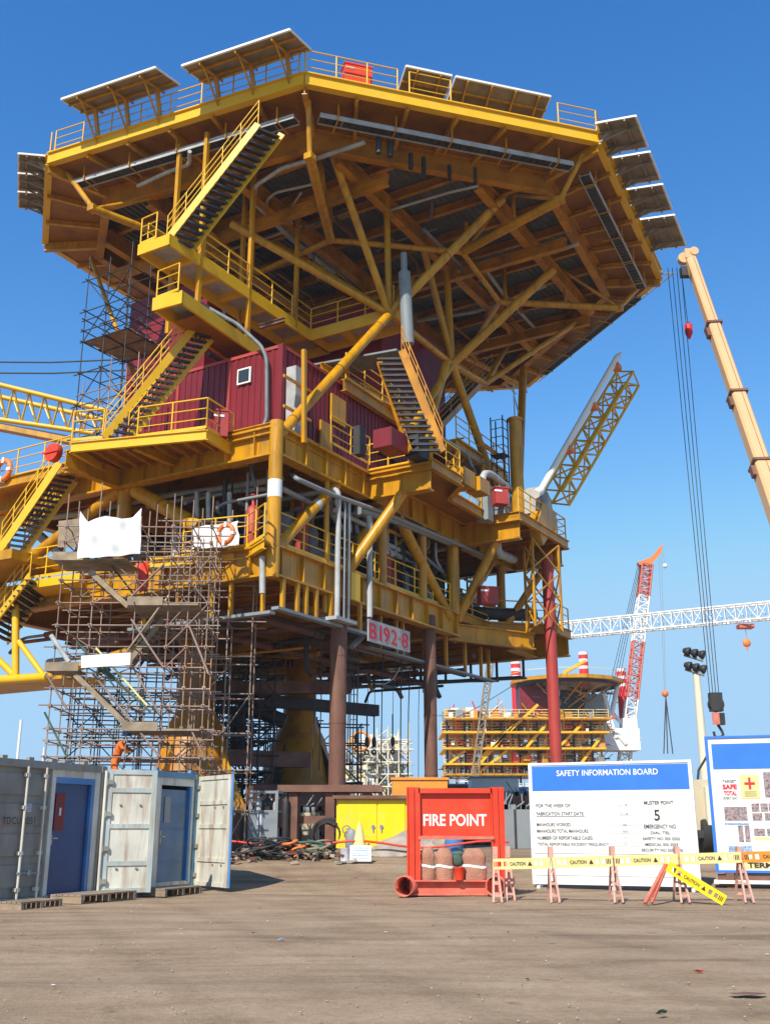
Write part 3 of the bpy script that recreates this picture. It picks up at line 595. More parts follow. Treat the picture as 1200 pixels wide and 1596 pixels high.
# visible pale pipes under the front of the main deck
gpipe([aU(30, 812, -2.6), aU(150, 798, -2.6), aU(230, 776, -2.4), aU(330, 764, -2.2), aU(440, 745, -2)], .13, m='lgray')
gpipe([aU(230, 790, -2), aU(330, 768, -2), aU(420, 762, -2)], .09, m='lgray')
for x in (307, 325, 358): one('pipe', 'lgray', PL, 'tube', aU(x, 768, -3.3), aU(x, 815, -3.3), .085, n=10)
gpipe([aV(452, 735, 1.6), aV(462, 746, -.4), aV(520, 772, -.4), aV(600, 800, -.4), aV(690, 838, -.4), aV(760, 868, -.4)], .085); gpipe([aV(560, 795, -.2), aV(620, 812, -.2), aV(700, 845, -.2)], .17, m='gray')
gpipe([aV(440, 762, .6), aV(500, 792, .6), aV(545, 808, .6), aV(545, 830, .6)], .1, m='lgray'); gpipe([S(-.6, -.35, 8.4), S(-.6, -.35, 13.1), S(-.6, 2.5, 13.1)], .1, m='lgray'); gpipe([S(.1, -.35, 8.4), S(.1, -.35, 12.9), S(.1, 2, 12.9)], .06, m='lgray'); gpipe([S(-.25, -.4, 8.4), S(-.25, -.4, 12.7), S(-.25, 2, 12.7)], .045)
gpipe([aV(576, 795, -.3) + VD * 1.5, aV(576, 800, -.3), aV(576, 962, -.3)], .12, m='lgray'); gpipe([aV(575, 960, .1), aV(572, 985, .2), aV(548, 1008, .4)], .12); column(-.75, .05, 8.6, 13.5, .1); column(-.35, .3, 8.6, 13.5, .09, m='gray'); one('base_plate', 'lgray', PL, 'box', S(-.35, -.2, 8.35), (1.3, .8, .12), (UD, VD, ZV)); one('lit_tone_block', 'yel_lit', PL, 'box', S(.62, -.28, 9.75), (.6, .12, 1.0), (UD, VD, ZV)); gpipe([aU(409, 868, -4.2), aU(409, 925, -4.2)], .1, m='lgray')
gpipe([aV(773, 835, -1.5), aV(775, 862, -1.5), aV(800, 872, -1.2)], .2, m='lgray')
# small balconies and rails on the right of main deck
rail([S(2.0, -2.75, MZ + .05), S(4.3, -2.75, MZ + .05), S(5.6, -1.6, MZ + .05), S(9.6, -1.6, MZ + .05)], PL, sp=1.1); rail([S(1.95, 0, MZ + .05), S(1.95, -2.7, MZ + .05)], PL, sp=1.0); rail([S(-.8, -.1, MZ + .3), S(1.9, -.1, MZ + .3)], PL)
rail([S(9.75, -2.85, MZ + .05), S(15.3, -2.85, MZ + .05), S(15.3, 1, MZ + .05)], PL)
for x, y, w, h, mm in ((560, 700, .4, 1.1, 'dark'), (608, 693, 1.1, .7, 'red'), (650, 705, .8, .8, 'dark'), (720, 750, 1, .7, 'yel'), (745, 760, .9, .6, 'yel')):
    c = aZ(x, y + 10, MZ); one('equipment_cabinet', mm, PL, 'box', c + ZV * h / 2, (w, w * .7, h), (UD, VD, ZV))
for k in range(14):
    u_ = random.uniform(3, 14); v_ = random.uniform(1.5, 9); h = random.uniform(1, 3); one('equipment_cabinet', random.choice(['gray', 'red', 'dark', 'yel']), PL, 'box', S(u_, v_ if u_ > 9 else 11, MZ + h / 2), (1.2, 1, h), (UD, VD, ZV))
# central stair on the right side
stairs(PL, aZ(638, 704, MZ + .1), aZ(590, 560, 19.0), aZ(690, 704, MZ + .1), aZ(626, 546, 19.0), 17, (False, True), trd='dark', m='beam_shade')  # stringers use the darkened copy, shade put into the stair colour
sl = one('landing', 'grate', PL, 'poly', [aZ(480, 568, 19.2), aZ(618, 543, 19.2), aZ(640, 560, 19.2), aZ(520, 585, 19.2)], .08)
for a, b in (((540, 560), (545, 600)), ((500, 565), (640, 640))): one('beam', 'yel', PL, 'ibeam', aZ(*a, 19.0), aZ(*b, 18.6), .15, .3)
one('beam', 'yel', PL, 'ibeam', S(1.4, .8, 18.4), S(9, .8, 18.4), .25, .5); rail([S(1.4, .7, 18.4), S(7, .7, 18.4)], PL)
stairs(PL, aV(684, 668, 1), aV(768, 580, 1), aV(684, 668, 1) + VD, aV(768, 580, 1) + VD, 24, (True, True), trd='dark', m='yel')
# lattice guide frame round the red leg
lg = MB(); g0, g1 = (13.0, -3.6), (16.2, -2.5)
cs = [(11.7, -2.6), (13.6, -3.1), (14.8, -2.2), (12.9, -1.7)]
for c in cs: lg.bar(S(*c, 9.9), S(*c, 13.9), .1)
for i in range(4):
    a, b = cs[i], cs[(i + 1) % 4]
    for k in range(3):
        z = 9.9 + k * 1.33; lg.bar(S(*a, z), S(*b, z + 1.33), .06); lg.bar(S(*b, z), S(*a, z + 1.33), .06)
lg.build('lattice_frame', 'yel', PL)
one('stowed_pipe_bundle', 'dark', PL, 'tube', S(12.3, .5, CZ + .5), S(14.2, -1.6, CZ + .5), .3)
# tall cylinder with caged ladder beside the crane
tw = MB(); tb = aV(808, 805, -1.8); tt = aV(804, 658, -1.8); tw.tube(tb, tb + ZV * (tt.z - tb.z), .3, n=14); tw.tube(tb + ZV * (tt.z - tb.z), tb + ZV * (tt.z - tb.z + .12), .36, n=14); tw.build('vent_stack', 'yel', PL)
ant = MB(); t0 = tb + ZV * (tt.z - tb.z); ant.tube(t0, t0 + ZV * 1.9, .03, n=6); ant.tube(t0 + ZV * 1.5 - UD * .9, t0 + ZV * 1.5 + UD * .3, .03, n=6); ant.tube(t0 + ZV * 1.3, t0 + ZV * .6 + UD * .5, .03, n=6); ant.build('antenna', 'lgray', PL)
lad = MB(); lb = tb - UD * 1.0 + VD * .2
for s_ in (0, 1):
    for q in (0, 1): lad.bar(lb + VD * s_ * .6 + UD * q * .55, lb + VD * s_ * .6 + UD * q * .55 + ZV * (tt.z - tb.z), .05)
k = .3
while k < tt.z - tb.z:
    lad.bar(lb + ZV * k, lb + VD * .6 + ZV * k, .03); lad.bar(lb + ZV * k, lb + UD * .55 + ZV * k, .03); k += .42
lad.box(lb + UD * .28 + VD * .3 + ZV * 2.8, (.6, .7, .05), (UD, VD, ZV)); lad.build('caged_ladder', 'dark', PL)
gpipe([aV(752, 790, -1.5), aV(752, 738, -1.5), aV(764, 738, -1.5), aV(806, 772, -1.5)], .16, m='lgray')
mb = MB(); c = aV(755, 785, -1.6); mb.box(c, (.55, .55, 1.6), (UD, VD, ZV)); mb.build('valve_block', 'gray', PL)
# deck-leg stabbing cones below the cellar deck
for x, Y, yb in ((300, 41.0, .8), (465, 46.0, .8)):
    g = aY(x, 1200, Y); c0 = Vector((g.x, g.y, 0)); k = MB(); k.lathe(c0 + ZV * .9, [(2.0, 0), (2.05, .3), (1.15, 4.2), (.72, 5.0), (.7, 8.6)], 8); o = k.build('deck_leg', 'beam_shade', PL)
    f = MB()
    for i in range(4):
        a = pi / 4 + i * pi / 2 + .3; d = Vector((cos(a), sin(a), 0)); f.slab([c0 + d * 1.6 + ZV * .9, c0 + d * 3.2 + ZV * .9, c0 + d * .75 + ZV * 5.6], ZV.cross(d), .05)
    f.build('leg_gusset', 'dark' if x > 400 else 'yel', o)  # yellow gussets of the right leg coloured dark for the shade there
for k in range(6):
    z = 2.2 + k * 1.1; a = aY(330, 1200, 42.5); one('beam', 'dark', PL, 'bar', Vector((a.x, 42.5, z)), Vector((a.x + 6.5, 48, z)), .4, .5) if k in (0, 4) else None

# ---- denser secondary steel, pipework and cabling
random.seed(77)
def clutter(n, ur, vr, zr, name, mm, smin, smax, rr):
    for k in range(n):
        u_, v_, z = random.uniform(*ur), random.uniform(*vr), random.uniform(*zr); L = random.uniform(smin, smax); d = random.choice((0, 1, 0, 1, 2)); m = random.choice(mm); r = random.uniform(*rr)
        p = S(u_, v_, z); q = S(min(u_ + L, ur[1] + 1), v_, z) if d == 0 else S(u_, min(v_ + L, vr[1] + 1), z) if d == 1 else S(u_, v_, max(z - L * .3, zr[0] - .8))
        if random.random() < .5 and m in ('yel', 'brown', 'beam_shade'): one(name[0], m, PL, 'ibeam', p, q, r * 2, r * 3)
        else: gpipe([p, q, q + UD * random.choice((-.4, .4)) - ZV * random.uniform(.2, .6)], r, name[1], m=m)
clutter(52, (1, 18), (-2, 12), (26.9, 27.5), ('secondary_beam', 'pipe'), ('beam_shade', 'gray', 'beam_shade', 'dark', 'brown'), 1.5, 4, (.04, .09))
clutter(70, (-3.3, 14), (.3, 12), (11.0, 13.2), ('secondary_beam', 'pipe'), ('gray', 'dark', 'lgray', 'yel', 'dark', 'brown'), 1, 5, (.04, .12))
clutter(60, (-3.3, 15), (.3, 13), (8.0, 9.2), ('secondary_beam', 'pipe'), ('brown', 'dark', 'gray', 'yel', 'brown'), 2, 6, (.05, .13))
clutter(30, (3, 15), (-1.3, 9), (15.2, 18.5), ('secondary_beam', 'pipe'), ('yel', 'dark', 'gray', 'yel'), 1, 4, (.04, .1))
for a_, b_ in (((9.6, 0, 18.4), (15, 0, 18.4)), ((9.6, 0, 18.4), (9.6, 8, 18.4)), ((15, 0, 18.4), (15, 8, 18.4)), ((9.6, 4, 18.4), (15, 4, 18.4))): beam(S(*a_), S(*b_), .25, .5)
one('upper_deck', 'plate_shade', PL, 'poly', [S(9.6, .2, 18.42), S(15, .2, 18.42), S(15, 8, 18.42), S(9.6, 8, 18.42)], .05); rail([S(9.6, 0, 18.45), S(15, 0, 18.45)], PL)
for u_, v_ in ((9.6, 0), (15, 0), (15, 8), (12.3, 0)): column(u_, v_, 14.4, 18.3, .12)
for k in range(16):
    u_ = random.uniform(4, 14.5); v_ = random.uniform(-1.2, 1.2); h = random.uniform(.5, 1.6); one('equipment_cabinet', random.choice(['gray', 'red', 'dark', 'yel', 'brown']), PL, 'box', S(u_, v_, MZ + h / 2 + .02), (random.uniform(.3, .9), random.uniform(.3, .8), h), (UD, VD, ZV))
# flange bands and clamps on the large braces
for p, q, r in ((C0, N1, .19), (N1, S(5.9, -4.3, 27.4), .19), (S(-3.6, 7.07, 13.6), aU(312, 822, -3.6), .27)):
    for t in (.12, .5, .88): c = p.lerp(q, t); d = (q - p).normalized(); one('weld_band', 'plate_shade', PL, 'tube', c, c + d * .06, r + .008, n=16)
for i in range(5):
    d = MB(); e = S(*HC, 0); a, b = P2(i, 0), P2(i, 1); L = (b - a).length; n = int(L / 1.0); inn = (e - (a + b) / 2); inn.z = 0; inn.normalize()
    for k in range(1, n): p = a.lerp(b, k / n) - ZV * .12; d.bar(p + inn * .08, p + inn * .08 - ZV * .36, .03, .16, up=inn)
    d.build('rim_stiffeners', 'yel', hd)

clutter(40, (2, 15), (.4, 9), (10.5, 13.2), ('secondary_beam', 'pipe'), ('dark', 'gray', 'brown'), 1, 3, (.04, .09))
for k in range(44):
    u_ = random.uniform(-3, 15); v_ = random.uniform(.4, 9); gpipe([S(u_, v_, CZ), S(u_, v_, 13.4)], random.uniform(.03, .1), m=random.choice(['dark', 'gray', 'brown', 'yel', 'dark']))
for k in range(18):
    u_ = 3 + k * .7; h = random.uniform(.5, 2.0); one('equipment_cabinet', random.choice(['gray', 'dark', 'brown', 'red', 'gray']), PL, 'box', S(u_, random.uniform(1, 2.5), CZ + h / 2), (random.uniform(.3, .6), .6, h), (UD, VD, ZV))
# web stiffeners on the long girders
for z, (u0, u1) in ((13.9, (-3.6, 15)), (9.77, (-3.6, 8.7))):
    k = u0
    while k < u1: one('web_stiffener', 'yel', PL, 'box', S(k, -.09, z), (.03, .18, .86), (UD, VD, ZV)); k += 1.25
k = .8
while k < 13: one('web_stiffener', 'yel', PL, 'box', S(-4.0, k, 13.9), (.18, .03, .86), (UD, VD, ZV)); one('web_stiffener', 'yel', PL, 'box', S(-4.0, k, 9.77), (.18, .03, .86), (UD, VD, ZV)); k += 1.25

clutter(60, (-3.4, 14), (.2, 4), (10.8, 13.3), ('secondary_beam', 'pipe'), ('dark', 'gray', 'yel', 'lgray', 'brown'), .8, 4, (.035, .1))
for k in range(14):
    u_ = -3.3 + k * .95; v_ = random.uniform(.6, 1.8); t = random.uniform(.8, 1.7); mb = MB(); mb.lathe(S(u_, v_, CZ), [(.22, 0), (.24, .05), (.24, t), (.14, t + .15), (.06, t + .2), (.06, t + .5), (.12, t + .52), (.12, t + .58)], 12); mb.build('process_vessel', random.choice(['gray', 'dark', 'lgray', 'legred']), PL)
for k in range(10):
    u_ = random.uniform(-3, 13); gpipe([S(u_, .5, 13.3), S(u_, .5, random.uniform(11.6, 12.6)), S(u_ + random.uniform(.8, 2.5), .5, 12), S(u_ + 2, 3, 12)], random.uniform(.06, .12), m=random.choice(['lgray', 'gray', 'dark']))
clutter(24, (-2, 9), (2, 9), (19, 21.8), ('secondary_beam', 'pipe'), ('dark', 'brown', 'beam_shade', 'gray'), 1, 4, (.05, .1))
# ================================================================== THINGS ON AND UNDER THE PLATFORM
# piles
def pile(x, Y, ytop, ybot, r, label, m='rust'):
    a, b = aY(x, ybot, Y), aY(x, ytop, Y); mb = MB(); base = Vector((a.x, Y, a.z)); top = Vector((a.x, Y, b.z))
    mb.tube(base, top, r, n=24); q = base.z + 2.2
    while q < top.z: mb.tube(Vector((a.x, Y, q)), Vector((a.x, Y, q + .05)), r + .012, n=24, cap=False); q += 2.3
    return tag(mb.build('steel_pile', m), label, 'pile', 'tubular piles under the platform')
pile(525, 36, 975, 1232, .29, 'rust brown tubular pile nearest the camera, standing behind the yellow cabinet')
pile(673, 42.0, 960, 1300, .26, 'rust brown tubular pile with a dark shaded edge, behind the fire point frame')
pa = S(13.4, -2.6, 0); one('x', 'legred', None, 'tube', pa + ZV * .7, pa + ZV * 13.5, .26, n=20); lg_ = bpy.data.objects['x']; lg_.name = 'steel_pile'; tag(lg_, 'red painted tubular leg rising behind the safety information board', 'pile', 'tubular piles under the platform')
# support grillage under the first pile
gr = MB(); c = aY(515, 1300, 35.6)
for dx in (-1.2, 0, 1.2): gr.box((c.x + dx, 35.6, 1.65), (.3, 1.2, 1.9))
gr.box((c.x, 35.6, 2.72), (3.4, 1.5, .22)); gr.box((c.x, 35.6, 1.75), (3.2, .3, .25)); gr.box((c.x, 35.6, .85), (3.6, 1.6, .3))
tag(gr.build('support_frame', 'brown'), 'brown steel support frame under the foot of the nearest pile', 'support frame')
mb = MB(); c = aY(434, 1290, 35.0); mb.tube((c.x, 35, 1.5), (c.x, 35, 2.4), .22, n=14); mb.tube((c.x - .12, 35, .7), (c.x - .12, 35, 1.5), .05); mb.tube((c.x + .14, 35, .7), (c.x + .14, 35, 1.5), .05)
tag(mb.build('pipe_stub', 'brown'), 'short brown pipe stub on two thin white legs beside the gas bottle rack', 'pipe stub')
# B192-8 sign
sg = thing('number_sign', aV(606, 990, -.35), 'pale sign with red outlined characters B192-8 hanging under the deck edge', 'sign')
A, B, Cc, D = [aV(x, y, -.35) for x, y in ((574, 965), (639, 984), (639, 1017), (574, 999))]
zb, zt_ = (D.z + Cc.z) / 2, (A.z + B.z) / 2; A = Vector((D.x, D.y, zt_)); D.z = zb; B = Vector((Cc.x, Cc.y, zt_)); Cc.z = zb
mb = MB(); mb.slab([D, Cc, B, A], VD, .04); mb.build('sign_panel', 'lgray', sg)
X_ = (Cc - D).normalized(); L_ = (Cc - D).length; cm = (A + B + Cc + D) / 4
for i, (ch, t, w) in enumerate((('B', .11, .17), ('1', .28, .05), ('9', .42, .15), ('2', .60, .15), ('-', .74, .06), ('8', .87, .17))):
    cc = A.lerp(B, t); cc.z = cm.z; hh = (zt_ - zb) * (.72 if ch != '-' else .07); text(None, 'lettering', ch, cc, X_, ZV, hh, 'lred', sg, thick=.012, bold=.012, width=w * L_)
# slings hanging from the deck
random.seed(3)
for i, (x, y0, y1, r) in enumerate(((556, 1020, 1145, .012), (572, 1020, 1150, .012), (583, 1025, 1150, .012), (594, 1000, 1190, .022), (612, 1010, 1150, .012), (624, 1000, 1215, .025), (636, 1040, 1215, .022), (652, 1040, 1215, .014), (659, 1040, 1080, .02))):
    Y = 37.5 + (x - 525) / 150 * 6; a = aY(x, y1, Y); b = aY(x, y0, Y); mb = MB(); mb.sweep([Vector((a.x + .1, Y, b.z)), Vector((a.x + .03, Y, (a.z * .4 + b.z * .6))), Vector((a.x, Y, a.z))], r, 5)
    if y1 < 1160 and y1 > 1100:
        mb.ball((a.x, Y, a.z - .15), .11, (.8, .6, 1.9), 8, 6); mb.torus((a.x, Y, a.z - .52), .08, .03, (.6, 1, 0), 12, 6); mb.tube((a.x, Y, a.z), (a.x, Y, a.z + .9), .03, n=5)
    wh = ['with a black hoist block, first right of the near pile', 'with a black hoist block, second right of the near pile', 'with a black hoist block, third right of the near pile', 'thick and dark, ending low between two hoist blocks', 'with a black hoist block, last to the right',
          'thick black cable reaching down to the orange barrier', 'dark, left of the thin cable by the far pile', 'thin pale cable close to the far pile', 'short frayed cable touching the far pile'][i]
    tag(mb.build('hanging_cable', 'dark'), 'cable hanging from the deck, ' + wh, 'cable', 'cables hanging under the deck')
mb = MB(); Y = 38; pts = [aY(x, y, Y) for x, y in ((566, 1043), (572, 1058), (585, 1067), (600, 1067), (614, 1058), (624, 1040))]; mb.sweep(pts, .03, 6)
tag(mb.build('hose_loop', 'dark'), 'dark hose hanging in a shallow loop under the number sign', 'hose')
# lifebuoys, red boxes
def buoy(p, ax, R, label):
    t = thing('lifebuoy', p, label, 'lifebuoy', 'lifebuoys on the platform rails'); one('ring', 'tip', t, 'torus', p, R, R * .26, ax)
    ax = Vector(ax).normalized(); Y = ax.orthogonal().normalized(); Z = ax.cross(Y)
    for k in range(4):
        a = pi / 4 + k * pi / 2; d = Y * cos(a) + Z * sin(a); one('white_band', 'white', t, 'box', p + d * R, (R * .3, R * .56, R * .56), (ax.cross(d), d, ax))
buoy(aU(352, 832, -5.2), UD, .3, 'orange and white lifebuoy on the bright rail beside the scaffold'); buoy(aU(6, 733, -5.3), UD, .38, 'orange and white lifebuoy on the rail at the far left edge')
def drum(p, label, w=.8):
    t = thing('lifebuoy_case', p, label, 'case', 'red cases on the platform rails'); one('case', 'redb', t, 'lathe', p - UD * .15, [(w * .40, 0), (w * .42, .02), (w * .43, .24), (w * .36, .27)], 16, ax=UD)
    one('hinge_strap', 'redb', t, 'box', p - UD * .17, (.05, w, .06), (UD, VD, ZV))
drum(aZ(85, 706, 14.2), 'round red case on the rail at the head of the lowest yellow stair')
def rbox(p, w, h, label):
    t = thing('fire_box', p, label, 'box', 'red equipment boxes on the platform'); X = (P2(1, 1) - P2(1, 0)).normalized(); Yn = ZV.cross(X)
    mb = MB(); mb.box(p, (w, .5, h), (X, Yn, ZV)); mb.box(p + ZV * (h / 2 + .03), (w + .06, .56, .06), (X, Yn, ZV)); mb.build('casing', 'redb' if 'helideck' in label else 'legred', t); one('label_plate', 'white', t, 'box', p + X * (-w * .3) - Yn * .26 * (1 if Yn.dot(E0 - p) < 0 else -1) + ZV * h * .3, (.35, .02, .08), (X, Yn, ZV))
rbox(P2(1, .165) + ZV * .72 + S(.5, .3, 0) - S(0, 0, 0), 1.1, .9, 'red box on the helideck behind the front handrail'); rbox(aV(779, 775, -2.2), .6, .7, 'dark red box beside the caged ladder on the main deck'); rbox(aZ(760, 930, 11), .8, .7, 'red box on the lower deck near the bundle of pipes')
rbox(aU(345, 668, -4.4) + ZV * .1, .4, .9, 'small orange red box beside the module at the end of the front rail')
# tarpaulins / banners on scaffold
def cloth(name, cs, m, label, cat, nx=14, ny=8, amp=.06, sag=.2, top=None):
    A, B, C_, D_ = map(Vector, cs); n = (B - A).cross(D_ - A).normalized(); vs = []
    for j in range(ny + 1):
        for i in range(nx + 1):
            s_, t = i / nx, j / ny; tp_o = 0
            if top: k_ = max(q_ for q_ in range(len(top) - 1) if top[q_][0] <= s_ + 1e-9); a_, b_ = top[k_], top[k_ + 1]; tp_o = (a_[1] + (b_[1] - a_[1]) * (s_ - a_[0]) / (b_[0] - a_[0])) * (1 - t)
            p = A.lerp(B, s_).lerp(D_.lerp(C_, s_), t); p += n * amp * (sin(s_ * 17 + t * 3) + sin(s_ * 7 - t * 9)) - ZV * sag * (1 - t) * (sin(pi * s_) ** 2 + .5 * sin(s_ * 9 + 1) + .2 * sin(s_ * 33)) * (1 if sag else 0); vs.append(p - ZV * tp_o)
    k = len(vs); vs += [v + n * .012 for v in vs]; W_ = nx + 1; fs = [(j * W_ + i, j * W_ + i + 1, (j + 1) * W_ + i + 1, (j + 1) * W_ + i) for j in range(ny) for i in range(nx)]
    fs += [tuple(k + q for q in f[::-1]) for f in fs]; mb = MB(); mb.add(vs, fs, True); return tag(mb.build(name, m), label, cat)
SY = 31.0
cloth('tarpaulin', [aY(125, 800, SY - .4), aY(221, 797, SY - .4), aY(219, 863, SY - .4), aY(121, 871, SY - .4)], 'sheet', 'large white tarpaulin with a ragged top edge tied to the scaffold tower', 'tarpaulin', 30, 12, .045, 0, [(0, -.08), (.13, .27), (.42, .09), (.69, .24), (.86, .18), (1, -.1), (1.1, 0)])
cloth('brown_sheet', [aY(92, 812, SY + .6), aY(126, 808, SY + .6), aY(122, 853, SY + .6), aY(90, 853, SY + .6)], 'plank', 'brown sheet on the scaffold just left of the large white tarpaulin', 'sheet', 4, 4, .02, 0)
cloth('white_banner', [aY(127, 1022, SY - .4), aY(204, 1017, SY - .4), aY(203, 1036, SY - .4), aY(127, 1041, SY - .4)], 'sheet', 'small blank white banner halfway up the scaffold tower', 'banner', 8, 2, .01, 0)
cloth('red_cloth', [aY(212, 878, SY + .9), aY(232, 875, SY + .9), aY(232, 915, SY + .9), aY(218, 925, SY + .9)], 'redb', 'red cloth hanging in the scaffold below the white tarpaulin', 'cloth', 4, 5, .04, 0)
cloth('equipment_cover', [aU(300, 820, -4.5), aU(372, 812, -4.5), aU(372, 850, -4.5), aU(300, 856, -4.5)], 'white', 'white sheet wrapped round equipment behind the lifebuoy rail', 'cover', 10, 5, .05, .05)
# ------------------------------------------------------------------ scaffolds
def scaffold(name, x0, xs, ys, z0, lifts, rot, label, decks=(), m='tube', r=.026, diag=.5, group='scaffold towers', seed=1, base=0, jitter=True, couplers=False):
    rnd = random.Random(seed); O_ = Vector(x0); cx, sx = cos(rot), sin(rot)
    def P(x, y, z): return Vector((O_.x + x * cx - y * sx, O_.y + x * sx + y * cx, z))
    t = thing(name, O_, label, 'scaffold', group); st = MB(); lgd = MB(); dg = MB(); top = lifts[-1]
    for x in xs:
        for y in ys: st.tube(P(x, y, z0), P(x, y, top + (rnd.uniform(.3, 1.5) if jitter else 0)), r, n=6)
    for z in lifts:
        for dz in ((0, .5, 1.0) if any(abs(z - d) < .01 for d in decks) else (0,)):
            for y in ys:
                lgd.tube(P(xs[0] - rnd.uniform(.05, .35), y, z + dz + rnd.uniform(-.03, .03)), P(xs[-1] + rnd.uniform(.05, .5), y, z + dz + rnd.uniform(-.04, .04)), r, n=6)
            for x in xs: lgd.tube(P(x, ys[0] - rnd.uniform(.05, .3), z + dz), P(x, ys[-1] + .15, z + dz), r, n=6)
    zz = [z0] + list(lifts)
    for a, b in zip(zz, zz[1:]):
        for y in (ys[0], ys[-1]):
            for i in range(len(xs) - 1):
                if rnd.random() < diag:
                    p, q = P(xs[i], y, a), P(xs[i + 1], y, b)
                    if rnd.random() < .5: p, q = P(xs[i + 1], y, a), P(xs[i], y, b)
                    dg.tube(p, q, r * .9, n=6)
    if couplers:
        for x in xs:
            for y in ys[:2]:
                for z in lifts: st.box(P(x, y, z), (.1, .1, .11))
    st.add(lgd.v, lgd.f, True); st.add(dg.v, dg.f, True); st.build('tube_frame', m, t)
    for z in decks:
        pb = MB(); n = int((ys[-1] - ys[0]) / .25)
        for k in range(n): pb.bar(P(xs[0] + rnd.uniform(-.1, .1), ys[0] + .12 + k * .25, z + .05), P(xs[-1] + rnd.uniform(-.1, .1), ys[0] + .12 + k * .25, z + .05), .22, .05)
        pb.bar(P(xs[0], ys[0] - .04, z + .16), P(xs[-1], ys[0] - .04, z + .16), .04, .2); pb.build('plank_platform', 'plank', t)
    return t, P
g = aY(70, 1190, SY); gx = g.x
def zof(y, Y=SY): return aY(200, y, Y).z
T, P = scaffold('scaffold_tower', (gx, SY, .4), [0, 1.0, 2.3, 3.3, 3.9, 4.5], [0, 1.2, 2.3], .4, [zof(1180), zof(1155), zof(1135), zof(1100), zof(1072), zof(1040), zof(1008), zof(975), zof(940), zof(905), zof(868), zof(845), zof(820)], .02,
                'tall rusty tube scaffold tower with plank landings rising behind the containers', decks=(), diag=.22, seed=5, couplers=True, r=.022)
for (xa, xb, y, dep) in ((192, 312, 1138, 1.9), (72, 124, 1045, 1.2), (200, 310, 943, 2.2), (84, 200, 873, 1.6)):
    a, b = aY(xa, y, SY), aY(xb, y, SY); pb = MB(); z = a.z
    for k in range(int(dep / .25)): pb.bar(Vector((a.x, SY + k * .25, z)), Vector((b.x, SY + k * .25, z)), .23, .05)
    w0 = aY((200 if xa < 100 else xa) if False else xa, y, SY); xe = aY(min(xb, xa + 55), y, SY).x; pb.box(((a.x + xe) / 2, SY - .12, z + .1), (xe - a.x, .04, .26)); pb.build('plank_platform', 'plank', T)
def sstair(p, q, w, n, rl=True):
    mb = MB(); p, q = Vector(p), Vector(q); Yv = Vector((0, w, 0)); mb.bar(p, q, .05, .15); mb.bar(p + Yv, q + Yv, .05, .15)
    for i in range(n): c = p.lerp(q, (i + .5) / n); mb.box(c + Yv / 2, (.22, w, .04))
    o = mb.build('scaffold_stair', 'plank', T)
    if rl: one('stair_rail', 'tube', o, 'tube', p + ZV * .9, q + ZV * .9, .024, n=6); one('stair_rail', 'green' if n % 2 else 'bary', o, 'tube', p + ZV * .5 + Yv, q + ZV * .9 + Yv, .03, n=6)
sstair(aY(198, 1130, SY), aY(118, 1052, SY), .7, 11); sstair(aY(200, 945, SY), aY(140, 890, SY), .7, 9); sstair(aY(198, 1035, SY + 1.2), aY(255, 965, SY + 1.2), .6, 10)
for x0_, y0_, x1_, y1_, mm in ((205, 965, 255, 1040, 'tube'), (250, 945, 195, 1020, 'plank'), (205, 1035, 250, 1115, 'tube'), (145, 1050, 250, 1180, 'tube'), (295, 975, 325, 1050, 'tube'), (295, 1130, 320, 1185, 'tube'), (72, 1050, 105, 1105, 'tube'), (70, 1110, 105, 1180, 'green'),
                               (162, 1040, 235, 1110, 'green'), (120, 1000, 175, 1060, 'green'), (80, 990, 108, 1032, 'lgray'), (255, 880, 205, 930, 'tube'), (150, 1010, 230, 1100, 'bary')):
    one('diagonal_tube', mm, T, 'tube', aY(x0_, y0_, SY - .05), aY(x1_, y1_, SY - .05), .035 if mm != 'lgray' else .08, n=6)
g2 = aY(250, 1190, 33.5)
scaffold('scaffold_bay', (g2.x - .3, 33.6, .6), [0, 1.2, 2.2, 3.0], [0, 1.5], .6, [2, 3.2, 4.4, 5.6, 6.8, 8.0, 9.2, 10.4, 11.4], .05, 'rusty tube scaffold bay wrapped round the left yellow deck leg', diag=.4, seed=8)
g3 = aY(330, 1190, 41)
scaffold('scaffold_bay', (g3.x, 41, .7), [0, .6, 1.2, 1.8, 2.4], [0, 1.2, 2.4, 4, 6], .7, [1.4, 1.9, 2.5, 3.1, 3.6, 4.2, 4.8, 5.4, 6.0, 6.6, 7.3, 8.0], .35, 'dark dense scaffold in the shade around the middle deck leg', m='dark', diag=.6, r=.035, decks=(), seed=9, jitter=False)  # near-black tube colour stands in for the shade under the deck
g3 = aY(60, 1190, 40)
scaffold('scaffold_bay', (g3.x + 1, 40, .7), [0, .9, 1.7, 2.6, 3.4, 4.2, 5.1], [0, 2, 4], .7, [1.6, 2.4, 3.2, 4.0, 4.8, 5.6, 6.4, 7.2], .2, 'dim scaffold deep under the deck behind the tall scaffold tower', m='dark', diag=.5, seed=19, jitter=False)  # tubes coloured near black for the deep under-deck shade
g3 = S(-1, 8.0, 14.5)
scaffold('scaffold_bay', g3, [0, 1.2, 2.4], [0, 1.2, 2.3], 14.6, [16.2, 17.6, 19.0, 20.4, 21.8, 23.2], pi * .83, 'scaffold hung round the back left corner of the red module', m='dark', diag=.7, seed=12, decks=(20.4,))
g3 = S(-3.5, 6.2, 14.4)
scaffold('scaffold_bay', g3, [0, 1.4, 2.8], [0, .8], 14.9, [16.3, 17.4], pi + radians(-30.6), 'small scaffold against the red module behind the long stair', diag=.8, seed=13)
